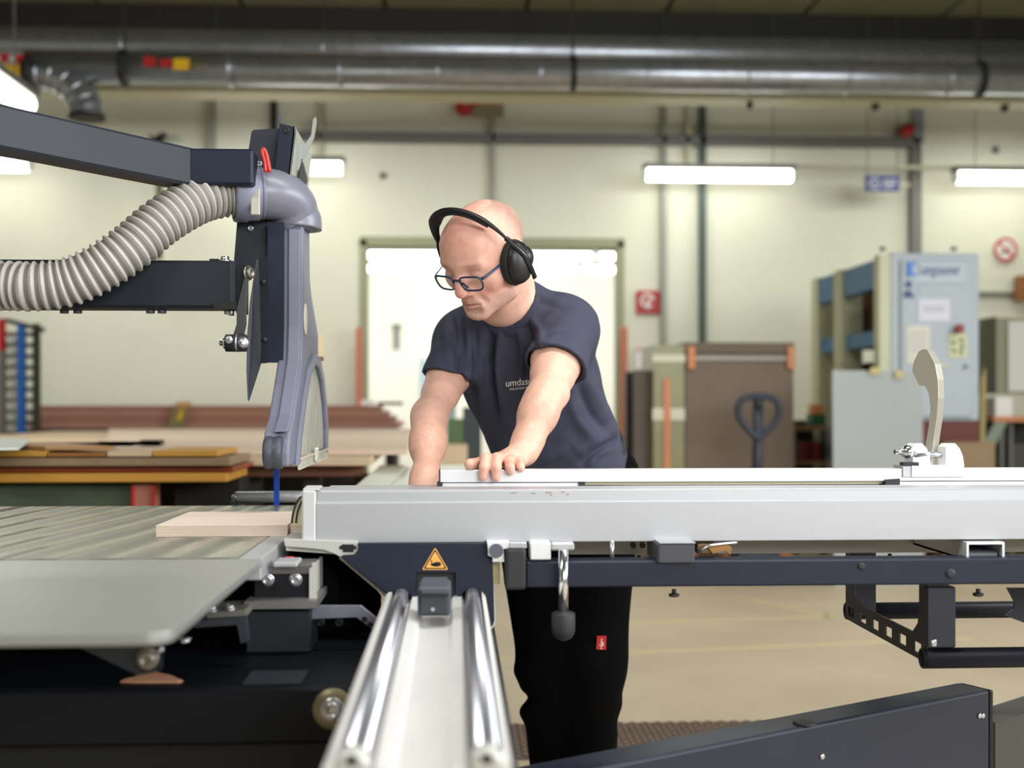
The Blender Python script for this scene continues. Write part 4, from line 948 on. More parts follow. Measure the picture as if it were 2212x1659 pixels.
MB().box(at(1190, 1190, 2.06), at(1241, 1172, 2.06) + Vector((0, 0.05, 0)), bev=0.003).build('clamp_arm', M_alu, og)
MB().cyl(at(1217, 1330, 2.035), at(1217, 1188, 2.035), 0.0085, 20).build('spindle', M_chr, og)
MB().lathe(at(1217, 1383, 2.035), (0, 0, 1), [(0.006, 0), (0.014, 0.004), (0.019, 0.012), (0.0205, 0.02), (0.0205, 0.045), (0.0195, 0.0475), (0.014, 0.0475), (0.014, 0.050)], 28).build('spindle_knob', M_rub, og, label='black rubber knob')
# latch with a dark roller
lt = MB().ppoly([(1052, 1172), (1110, 1172), (1110, 1184), (1088, 1186), (1090, 1214), (1064, 1214), (1064, 1204), (1054, 1200), (1054, 1186)], Yc - 0.03, 0.05).build('latch', M_alu_w, og, bev=0.0008)
MB().cyl(at(1072, 1190, Yc - 0.034), at(1072, 1190, Yc - 0.02), 0.0125, 20).build('latch_roller', M_gp2, lt)
MB().cyl(at(1322, 1215, 2.09), at(1322, 1168, 2.09), 0.004, 12).build('rod', M_zinc, og)
MB().box(at(1421, 1218, 2.05), at(1501, 1173.5, 2.05) + Vector((0, 0.12, 0)), bev=0.003).build('handle_box', mat('box_dark_grey', (62, 62, 70), 0.5), og)
MB().box(at(1425, 1174, 2.049), at(1503, 1172, 2.049) + Vector((0, 0.06, 0))).build('box_edge', M_alu, og)
mc = MB().box(at(1506, 1197, 2.1), at(1552, 1174, 2.1) + Vector((0, 0.04, 0)), bev=0.002).build('latch_mechanism', mat('mech_bronze', (104, 82, 54), 0.4, metal=0.5), og)
MB().sweep(smoothpath([at(1512, 1192, 2.09), at(1530, 1180, 2.085), at(1552, 1176, 2.085), at(1592, 1172, 2.09)], 14), 0.0022, 8).build('spring_wire', M_chr, mc)
MB().ppoly([(1528, 1180), (1572, 1176), (1582, 1184), (1578, 1198), (1568, 1190), (1540, 1196)], 2.095, 0.012).build('pawl', mat('pawl_ochre', (150, 104, 48), 0.45), mc)
# open rectangular tube, its end facing the camera
Yt = 2.085
a, b = at(2088, 1212, Yt), at(2170, 1171, Yt)
w_ = 0.004
tb = MB()
tb.box((a.x, Yt, b.z - w_), (b.x, Yt + 0.45, b.z)).box((a.x, Yt, a.z), (a.x + w_, Yt + 0.45, b.z - w_)).box((b.x - w_, Yt, a.z), (b.x, Yt + 0.45, b.z - w_)).box((a.x, Yt, a.z), (a.x + 0.014, Yt + 0.45, a.z + w_)).box((b.x - 0.014, Yt, a.z), (b.x, Yt + 0.45, a.z + w_))
tb.build('open_tube', M_alu_w, og, label='open aluminium tube with its sawn end to the front')
MB().box((a.x + 0.006, Yt + 0.01, a.z + 0.005), (b.x - 0.006, Yt + 0.4, a.z + 0.016), bev=0.003).build('tube_slider', mat('slider_grey', (100, 106, 110), 0.4, metal=0.6), og)
# adjusting knobs and rivets
for px, py, Y in ((1456, 1273, 2.08), (2113, 1272, 2.08), (1380, 1200, 2.3), (1922, 1196, 2.36)):
    p = at(px, py, Y)
    MB().cyl(p, p + Vector((0, 0, -0.008)), 0.004, 12).lathe(p + Vector((0, 0, -0.013)), (0, 0, 1), [(0.008, 0), (0.0095, 0.002), (0.0095, 0.005), (0.005, 0.006)], 18).build('adjuster', M_rub, og)
for px, py, r_ in ((1860, 1223, 0.007), (2053, 1239, 0.0095)):
    MB().lathe(at(px, py, Yo), (0, -1, 0), [(r_, 0), (r_ * 0.9, 0.002), (r_ * 0.5, 0.004)], 20).build('rivet', M_rub, og)
# support frame on the right: uprights, slotted side plate, two cross tubes
M_fr = mat('frame_navy', (28, 30, 42), 0.45, spec=0.4, var=0.08, scale=14)
MB().cyl(at(1996, 1422, 2.1), (1.9, 2.1, at(1996, 1420, 2.1).z), 0.0185, 28).build('cross_tube', M_fr, og)
MB().lathe(at(1994, 1422, 2.1), (-1, 0, 0), [(0.0185, 0), (0.0185, 0.002), (0.015, 0.002), (0.015, -0.03)], 24, cap=False).build('tube_mouth', M_nd, og)
MB().cyl(at(1830, 1320, 2.58), (2.1, 2.58, at(1830, 1318, 2.58).z), 0.0185, 28).build('cross_tube', M_fr, og)
MB().lathe(at(1829, 1320, 2.58), (-1, 0, 0), [(0.0185, 0), (0.0185, 0.002), (0.015, 0.002), (0.015, -0.03)], 24, cap=False).build('tube_mouth', M_nd, og)
MB().box(at(2003, 1400, 2.08), at(2065, 1268, 2.08) + Vector((0, 0.04, 0)), bev=0.002).build('upright', M_fr, og)
MB().box(at(1842, 1330, 2.52), at(1893, 1190, 2.52) + Vector((0, 0.04, 0)), bev=0.002).build('upright', M_fr, og)
xp = X_(1998, 2.12)
def sp_(py, Y): return (xp, Y, Z_(py, Y))
# side plate in the plane x = xp running from the near tube to the far tube; slots left open between the webs
zt0, zt1 = Z_(1392, 2.12), Z_(1430, 2.12) + 0.0
ya_, yb_ = 2.12, 2.56
zlow = at(1996, 1422, 2.1).z - 0.012
H = 0.045
def strip(y0, y1, za, zb): return MB().box((xp, y0, za), (xp + 0.004, y1, zb))
strip(ya_, yb_, zlow, zlow + 0.010).build('side_plate', M_fr, og)
strip(ya_, yb_, zlow + 0.030, zlow + H).build('side_plate', M_fr, og)
ns = 6
for k in range(ns + 1):
    y = ya_ + (yb_ - ya_) * k / ns
    strip(max(ya_, y - 0.018), min(yb_, y + 0.018), zlow + 0.010, zlow + 0.030).build('plate_web', M_fr, og)
MB().prism([(xp, ya_, zlow + H), (xp, ya_ + 0.06, zlow + H), (xp, ya_ + 0.035, zlow + H + 0.02), (xp, ya_ + 0.012, zlow + 0.16), (xp, ya_, zlow + 0.16)], (0.004, 0, 0)).build('plate_gusset', M_fr, og)
MB().prism([(xp, yb_, zlow + H), (xp, yb_ - 0.10, zlow + H), (xp, yb_ - 0.06, zlow + H + 0.015), (xp, yb_ - 0.03, zlow + 0.17), (xp, yb_, zlow + 0.17)], (0.004, 0, 0)).build('plate_gusset', M_fr, og)
MB().prism([at(2140, 1360, 2.35) + Vector((0, y, 0)) * 0 for y in (0,)] * 0 + [at(2176, 1270, 2.35), at(2230, 1270, 2.35), at(2230, 1352, 2.35), at(2172, 1330, 2.35), at(2190, 1316, 2.35), at(2192, 1300, 2.35)], (0, 0.006, 0)).build('side_gusset', M_fr, og)
MB().lathe(at(2016, 1388, 2.085), (0.3, -1, 0), [(0.008, 0), (0.008, 0.004), (0.005, 0.006)], 14).build('eye_bolt', M_zinc, og)

# ------------------------------------------------------------------ swing arm at the lower right
sa = thing('swing_arm', (0.7, 2.1, 0.3), 'navy swing arm rising to the right in the foreground', 'swing arm')
zA = 0.55
pL, pR = atz(1310, 1655, zA), atz(2138, 1490, zA)
d = (pR - pL).normalized(); nrm = Vector((-d.y, d.x, 0))
if nrm.y < 0: nrm = -nrm
pL2 = pL - d * ((pL.x - xr_ - 0.045) / d.x)
wA = 0.075
foot = [pL2, pR, pR + nrm * wA, pL2 + nrm * wA]
MB().prism([(p.x, p.y, zA - 0.17) for p in foot], (0, 0, 0.17)).build('arm', mat('arm_navy', (27, 33, 48), 0.45, spec=0.4, var=0.15, scale=9), sa, bev=0.006, seg=3)
MB().prism([(p.x, p.y, zA - 0.168) for p in (pR + d * 0.0005, pR + d * 0.012, pR + d * 0.012 + nrm * wA, pR + d * 0.0005 + nrm * wA)], (0, 0, 0.166)).build('end_cover', M_nd, sa, bev=0.003)
c = atz(1738, 1563, zA)
MB().lathe((c.x, c.y, zA), (0, 0, 1), [(0.021, 0), (0.021, 0.003), (0.017, 0.004)], 32).build('cap', M_rub, sa)
for px, py in ((1775, 1634), (2115, 1546), (2122, 1546)):
    u_ = (px - CX) / F_PX
    # point on the arm's front face
    A_, B_ = Vector((CY_ * u_ + SY_, CY_ - SY_ * u_)), Vector((pL.x, pL.y))
    k_ = ((B_.x * d.y - B_.y * d.x) / (A_.x * d.y - A_.y * d.x))
    p = Vector((A_.x * k_, A_.y * k_, CAM_H + (HZ - py) / F_PX * k_))
    MB().lathe(p, -nrm, [(0.005, -0.001), (0.006, 0.002), (0.004, 0.004), (0.002, 0.004)], 16).build('screw', M_zinc, sa)
MB().box((pR.x - 0.12, pR.y + 0.04, 0.0), (pR.x - 0.06, pR.y + 0.07, zA - 0.171)).build('foot', M_nd, sa)
o = MB().prism([atz(2150, 1562, 0.42), atz(2400, 1478, 0.42), atz(2400, 1478, 0.42) + Vector((0, 0.10, 0)), atz(2150, 1562, 0.42) + Vector((0, 0.10, 0))], (0, 0, -0.40)).build('pallet_pack', mat('pack_olive_black', (52, 52, 48), 0.5)); tag(o, 'dark pack behind the end of the swing arm at the lower right', 'pack')
# ================================================================== overhead saw guard, arms and hose
ga = thing('overhead_support', at(250, 700, 2.5), 'anthracite overhead guard arm of two square tubes with end plates', 'support')
# upper tube: slanting part coming towards the camera, then straight
def tube_px(pa, pb, Ya, Yb, h, w, name, label=None):
    a, b = at(*pa, Ya), at(*pb, Yb)
    z = (a.z + b.z) / 2
    a.z = b.z = z
    return MB().bar(a, b, w, h, bev=0.006).build(name, M_anth, ga, label=label)
Zu = Z_(372, 2.6)       # axis height of the upper tube
yl = (Zu - CAM_H) * F_PX / (HZ - 293)
b = at(400, 372, 2.6)
a = at(0, 293, yl)
dd = (b - a).normalized()
a2 = a - dd * ((a.x + 2.15) / dd.x)
hh = 0.082
MB().bar((a2.x, a2.y, Zu), (b.x, b.y, Zu), 0.07, hh, bev=0.006).build('upper_tube', M_anth, ga)
e = at(552, 372, 2.6)
MB().bar((b.x - 0.004, b.y, Zu), (e.x, e.y, Zu), 0.068, hh - 0.004, bev=0.005).build('upper_tube', M_ns, ga)
wl = MB()
wl.sweep([(b.x - 0.001, b.y - 0.036, Zu - hh / 2), (b.x - 0.001, b.y - 0.037, Zu), (b.x - 0.001, b.y - 0.036, Zu + hh / 2), (b.x - 0.001, b.y + 0.03, Zu + hh / 2)], 0.003, 8).build('weld_seam', mat('weld', (120, 122, 134), 0.4, metal=0.4), ga)
# lower tube
Yl = 2.56
MB().box((-2.15, Yl, Z_(668, Yl)), (X_(508, Yl), Yl + 0.09, Z_(566, Yl)), bev=0.006).build('lower_tube', mat('tube_dark', (34, 38, 47), 0.5, spec=0.3, var=0.25, scale=10), ga)
MB().box((X_(496, Yl), Yl - 0.002, Z_(664, Yl)), (X_(509, Yl), Yl + 0.092, Z_(568, Yl))).build('end_flange', M_anth, ga)
MB().ppoly([(462, 656), (466, 652), (512, 652), (512, 668), (466, 668), (460, 662)], Yl - 0.006, 0.02).build('slot', M_black, ga)
for px in (139, 168, 325, 350):
    p = at(px, 669, Yl + 0.03)
    MB().cyl(p, p + Vector((0, 0, -0.008)), 0.0095, 6).build('under_bolt', M_gp2, ga)
p = at(486, 566, Yl + 0.03)
MB().cyl(p, p + Vector((0, 0, 0.004)), 0.013, 20).cyl(p + Vector((0, 0, 0.004)), p + Vector((0, 0, 0.012)), 0.009, 6).build('top_bolt', M_chr, ga)
MB().box(at(452, 562, Yl + 0.03), at(472, 559, Yl + 0.03) + Vector((0, 0.02, 0))).build('top_shim', M_black, ga)
MB().box(at(510, 676, Yl), at(528, 572, Yl) + Vector((0, 0.05, 0))).build('end_plate', M_nd, ga)
MB().ppoly([(511, 668), (534, 572), (534, 600), (530, 680), (530, 700), (525, 722), (504, 722), (511, 700)], Yl - 0.012, 0.016).build('link', mat('link_dark', (52, 52, 54), 0.5), ga, bev=0.001)
bolt('bolt', at(535, 590, Yl + 0.0), 0.012, ga, mat('worn_bolt', (140, 134, 126), 0.4, metal=0.8), ax=(1, -0.5, 0))
MB().cyl(at(494, 679, Yl + 0.02), at(494, 668, Yl + 0.02), 0.010, 6).cyl(at(500, 682, Yl + 0.01), at(500, 668, Yl + 0.01), 0.006, 12).build('clamp_nut', M_zinc, ga)
MB().box((-2.25, a2.y - 0.05, 0.0), (-2.151, a2.y + 0.05, Zu + 0.06)).build('post', M_anth, ga)
MB().box((-2.25, Yl - 0.005, 0.0), (-2.151, Yl + 0.095, Z_(560, Yl))).build('post', M_anth, ga)
# ball joint with chrome nut
p = at(506, 741, Yl - 0.02)
jt = MB().cyl(p + Vector((-0.018, 0, 0)), p + Vector((0.026, 0, 0)), 0.0185, 8).build('joint', M_rub, ga)
MB().lathe(p + Vector((-0.018, 0, 0)), (-1, 0, 0), [(0.012, 0), (0.012, 0.004), (0.006, 0.006), (0.006, 0.012), (0.002, 0.014)], 14).build('tip', M_chr, jt)
MB().lathe(p + Vector((-0.008, -0.018, 0.006)), (0, -1, 0), [(0.009, 0), (0.009, 0.004), (0.004, 0.006)], 16).build('nut', M_zinc, jt)
MB().lathe(p + Vector((0.004, 0, 0)), (1, 0, 0), [(0.0195, 0), (0.0195, 0.004)], 16).build('ring', M_zinc, jt)
MB().lathe(p + Vector((0.022, -0.012, 0)), (0.2, -1, 0), [(0.012, 0), (0.012, 0.006), (0.004, 0.008)], 16).build('nut', M_zinc, jt)

# ------------------------------------------------------------------ guard hood
gh = thing('saw_guard', (-0.37, 2.75, 0.99), 'grey saw guard hood with clear side window above the saw table', 'saw guard')
# back mounting plates
Yp = 2.64
MB().ppoly([(543, 284), (548, 280), (604, 277), (606, 290), (606, 590), (503, 590), (512, 478)], Yp + 0.05, 0.01).build('mounting_plate', M_anth, gh, bev=0.001)
ch = [(604, 266), (638, 274), (637, 290), (622, 420), (612, 420), (588, 420)]
MB().ppoly(ch, Yp + 0.02, 0.012).build('channel_front', M_ns, gh, bev=0.001)
a0, a1 = at(638, 275, Yp + 0.02), at(622, 420, Yp + 0.02)
MB().prism([a0, a0 + Vector((0.0, 0.30, 0)), a1 + Vector((0.0, 0.30, 0)), a1], (-0.004, 0, 0)).build('channel_side', mat('channel_alu', (176, 180, 172), 0.4, metal=0.5), gh)
MB().prism([a0 + Vector((0.001, 0.1, -0.05)), a0 + Vector((0.001, 0.2, -0.08)), a1 + Vector((0.001, 0.2, 0)), a1 + Vector((0.001, 0.1, 0))], (0.002, 0, 0)).build('channel_slot', M_black, gh)
MB().lathe(at(619, 282, Yp + 0.02), (0, -1, 0), [(0.0062, 0), (0.0062, 0.002), (0.0035, 0.002), (0.003, 0.0005)], 18).build('socket_screw', M_black, gh)
# thin horns above
MB().ppoly([(601, 250), (606, 246), (609, 256), (609, 268), (603, 268)], Yp + 0.1, 0.004).build('horn', M_gp2, gh)
MB().ppoly([(645, 340), (648, 314), (658, 313), (672, 292), (676, 258), (682, 252), (684, 262), (678, 298), (652, 352), (642, 372)], Yp + 0.12, 0.006).build('horn', mat('horn_grey', (150, 152, 150), 0.5), gh, label='thin grey wing plate')
for px, py in ((561, 355), (542, 494)):
    bolt('bolt', at(px, py, Yp + 0.05), 0.007, gh, M_zinc, washer=False)
# red clip
MB().sweep(smoothpath([at(583, 372, 2.60), at(578, 345, 2.60), at(574, 330, 2.60), at(569, 322, 2.6), at(567, 330, 2.60), at(572, 350, 2.60), at(574, 372, 2.6)], 26), 0.0045, 10).build('red_clip', mat('clip_red', (196, 60, 56), 0.4), gh, label='red cable clip')
# black inner plates
MB().ppoly([(558, 558), (578, 555), (578, 784), (562, 785)], 2.60, 0.006).build('black_plate', M_nd, gh)
MB().ppoly([(578, 480), (612, 480), (612, 783), (578, 783)], 2.66, 0.02).build('inner_plate', M_ns, gh)
for px, py in ((569, 609), (572, 734)):
    MB().lathe(at(px, py, 2.599), (0, -1, 0), [(0.006, 0), (0.006, 0.002), (0.002, 0.004)], 14).build('screw', M_rub, gh)
# parking blade (thin dark plate with a pointed tip)
MB().prism([at(555, 560, 2.58), at(549, 590, 2.575), at(540, 650, 2.57), at(534, 720, 2.565), at(532, 800, 2.56), at(535, 866, 2.56), at(561, 785, 2.60), at(560, 640, 2.6)], (0.003, 0.003, 0)).build('deflector_blade', M_anth, gh)
# hood body: side outline (Y,z) with an arched window notch, extruded across the blade
hx0, hx1 = -0.398, -0.343
pts = [(2.452, 0.998), (2.452, 1.025), (2.475, 1.07), (2.53, 1.10), (2.66, 1.225), (2.675, 1.30), (2.68, 1.55), (2.79, 1.55), (2.80, 1.42), (2.84, 1.38), (3.00, 1.28), (3.08, 1.20), (3.155, 1.12), (3.15, 1.07), (3.12, 1.0)]
M_hood = M_gp
arch = [(2.57, 0.998), (2.60, 1.05), (2.68, 1.13), (2.76, 1.19), (2.85, 1.222), (2.93, 1.215), (3.00, 1.18), (3.06, 1.12), (3.09, 1.06), (3.10, 1.0)]
body = pts[:1] + pts[1:] + arch[::-1]
MB().prism([(hx0, y, z) for y, z in body], (hx1 - hx0, 0, 0)).build('hood', M_hood, gh, bev=0.006, seg=3)
# raised rim round the window
rim_o = [(2.535, 0.996), (2.56, 1.05), (2.65, 1.14), (2.75, 1.215), (2.85, 1.248), (2.945, 1.24), (3.03, 1.20), (3.10, 1.125), (3.13, 1.06), (3.12, 0.998)]
MB().prism([(hx1, y, z) for y, z in rim_o + arch[::-1]], (0.008, 0, 0)).build('window_rim', mat('rim_plastic', (128, 130, 148), 0.45), gh, bev=0.0015)
# ribs along the front
MB().prism([(hx0 + 0.022, y, z) for y, z in ((2.449, 1.07), (2.49, 1.085), (2.525, 1.105), (2.652, 1.228), (2.666, 1.30), (2.672, 1.52), (2.69, 1.52), (2.69, 1.30), (2.68, 1.22), (2.55, 1.10), (2.49, 1.07))], (0.028, 0, 0)).build('front_rib', M_hood, gh, bev=0.003)
# clear window and the lip below it
mw = bpy.data.materials.new('dusty_clear_plastic'); mw.use_nodes = True
nt = mw.node_tree; N = nt.nodes; L_ = nt.links
b_ = N['Principled BSDF']; b_.inputs['Base Color'].default_value = (*lin((238, 236, 228)), 1); b_.inputs['Roughness'].default_value = 0.35
tp = N.new('ShaderNodeBsdfTransparent'); tp.inputs[0].default_value = (0.93, 0.94, 0.90, 1)
mx = N.new('ShaderNodeMixShader'); tc = N.new('ShaderNodeTexCoord'); mp = N.new('ShaderNodeMapping'); mp.inputs['Scale'].default_value = (1, 60, 5)
nz = N.new('ShaderNodeTexNoise'); nz.inputs['Scale'].default_value = 3.0; nz.inputs['Detail'].default_value = 6
rp = N.new('ShaderNodeMapRange'); rp.inputs[1].default_value = 0.3; rp.inputs[2].default_value = 0.75; rp.inputs[3].default_value = 0.34; rp.inputs[4].default_value = 0.88
L_.new(tc.outputs['Object'], mp.inputs[0]); L_.new(mp.outputs[0], nz.inputs['Vector']); L_.new(nz.outputs['Fac'], rp.inputs[0]); L_.new(rp.outputs[0], mx.inputs[0])
L_.new(tp.outputs[0], mx.inputs[1]); L_.new(b_.outputs[0], mx.inputs[2]); L_.new(mx.outputs[0], N['Material Output'].inputs[0])
MB().prism([(hx1 - 0.004, y, z) for y, z in [(2.575, 1.012)] + arch[1:-1] + [(3.10, 1.012)]], (0.002, 0, 0)).build('side_window', mw, gh)
MB().prism([(hx0 + 0.004, y, z) for y, z in arch], (0.002, 0, 0)).build('far_window', mw, gh)
mc_ = mat('clear_lip', (220, 216, 204), 0.2)
MB().box((hx1 + 0.006, 2.56, 1.008), (hx1 + 0.010, 3.11, 1.011)).box((hx1 + 0.006, 2.545, 0.986), (hx1 + 0.009, 2.80, 0.988)).box((hx1 + 0.006, 2.86, 0.986), (hx1 + 0.009, 3.11, 0.988)).build('lip_edge', mc_, gh)
MB().box((hx1 + 0.005, 2.545, 0.988), (hx1 + 0.007, 3.11, 1.008)).build('window_lip', mw, gh)
MB().box((hx1 + 0.008, 2.81, 0.99), (hx1 + 0.014, 2.86, 1.024), bev=0.004).build('lip_clip', mc_, gh)
# nose roller
c = at(590, 978, 2.462)
MB().lathe((hx0 + 0.002, 2.466, c.z), (1, 0, 0), [(0.030, 0), (0.034, 0.003), (0.035, 0.010), (0.033, 0.017), (0.0325, 0.019), (0.033, 0.021), (0.035, 0.028), (0.034, 0.036), (0.030, 0.039)], 36).build('nose_roller', mat('roller_grey', (66, 70, 80), 0.5), gh)
# blue strip below
p = at(598, 1010, 2.93)
MB().box((p.x - 0.0065, 2.925, ZT - 0.01), (p.x + 0.0065, 2.929, 1.02)).build('blue_strip', mat('strip_blue', (16, 70, 178), 0.4), gh, label='blue strip')
# oval badge and cream sticker
cb = Vector((hx1 + 0.001, 2.74, 1.315))
MB().prism([(hx1 + 0.0006, 2.705 + 0.026 * math.cos(a), 1.20 + 0.12 + 0.036 * math.sin(a)) for a in np.linspace(0, 2 * PI, 28, endpoint=False)], (0.0016, 0, 0)).build('oval_badge', mat('badge_cream', (226, 214, 196), 0.5), gh)
MB().prism([(hx1 + 0.0006, 2.955, 1.30), (hx1 + 0.0006, 2.985, 1.29), (hx1 + 0.0006, 2.985, 1.235), (hx1 + 0.0006, 2.955, 1.245)], (0.012, 0, 0)).build('cream_sticker', mat('sticker_cream', (226, 210, 168), 0.5), gh)
# top connector ring
MB().lathe((-0.366, 2.725, 1.525), (0.0, 0.0, 1), [(0.048, 0), (0.05, 0.004), (0.05, 0.022), (0.047, 0.026)], 40).build('top_ring', M_gp, gh)
# ------------------------------------------------------------------ elbow and hose
el = thing('hose_elbow', at(600, 500, 2.66), 'grey plastic hose elbow with collar on top of the saw guard', 'elbow')
ctr = Vector((-0.366, 2.725, 1.55))
ep = [at(548, 418, 2.66), at(585, 420, 2.67), at(612, 428, 2.69), at(630, 446, 2.71), at(634, 468, 2.72), Vector((-0.364, 2.725, 1.545)), Vector((-0.364, 2.725, 1.528))]
MB().sweep(smoothpath(ep, 26), 0.0565, 40).build('elbow', mat('elbow_grey', (118, 118, 132), 0.34, bump=0.02, bscale=500), el)
q0, q1 = at(503, 418, 2.645), at(560, 418, 2.662)
ax = (q1 - q0); Lc = ax.length
MB().lathe(q0, ax, [(0.056, 0), (0.062, 0.0), (0.0635, 0.006), (0.0635, Lc * 0.5), (0.0605, Lc * 0.56), (0.0605, Lc * 0.96), (0.057, Lc)], 44, cap=False).build('collar', M_gp, el)
MB().lathe(q0 + ax * 1.0, ax, [(0.057, 0), (0.0585, 0.002), (0.0585, 0.006), (0.057, 0.008)], 44, cap=False).build('collar_ring', M_gp, el)
md = q0 + ax * 0.72
MB().box(at(541, 464, 2.60), at(561, 406, 2.60) + Vector((0, 0.008, 0)), bev=0.002).build('collar_tab', mat('tab_cream', (176, 172, 160), 0.5), el)
# corrugated hose
hs = [(-900, 560, 2.40), (-560, 600, 2.44), (-250, 614, 2.46), (0, 617, 2.47), (70, 619, 2.47), (140, 611, 2.48), (205, 585, 2.49), (275, 540, 2.51), (350, 478, 2.55), (425, 434, 2.60), (480, 420, 2.635), (530, 418, 2.65)]
path = smoothpath([at(*p) for p in hs], 1500)
cum = [0.0]
for a, b in zip(path, path[1:]): cum.append(cum[-1] + (b - a).length)
Ltot = cum[-1]
pitch = 0.0178
n = int(Ltot / pitch * 10)
P, R = [], []
j = 0
for k in range(n):
    s = Ltot * k / (n - 1)
    while j < len(cum) - 2 and cum[j + 1] < s: j += 1
    f = (s - cum[j]) / max(1e-9, cum[j + 1] - cum[j])
    P.append(path[j].lerp(path[j + 1], f))
    ph = (s / pitch) % 1.0
    R.append(0.0455 + 0.0065 * max(0.0, math.cos(2 * PI * ph)) ** 0.6 if math.cos(2 * PI * ph) > 0 else 0.0455)
o = MB().sweep(P, R, 28).build('extraction_hose', M_hose)
o.data.materials.append(M_hose2)
for k in range(n - 1):
    if R[k] + R[k + 1] < 2 * 0.0460:
        for q in range(28): o.data.polygons[k * 28 + q].material_index = 1
tag(o, 'ribbed grey extraction hose curving up to the saw guard elbow', 'hose')
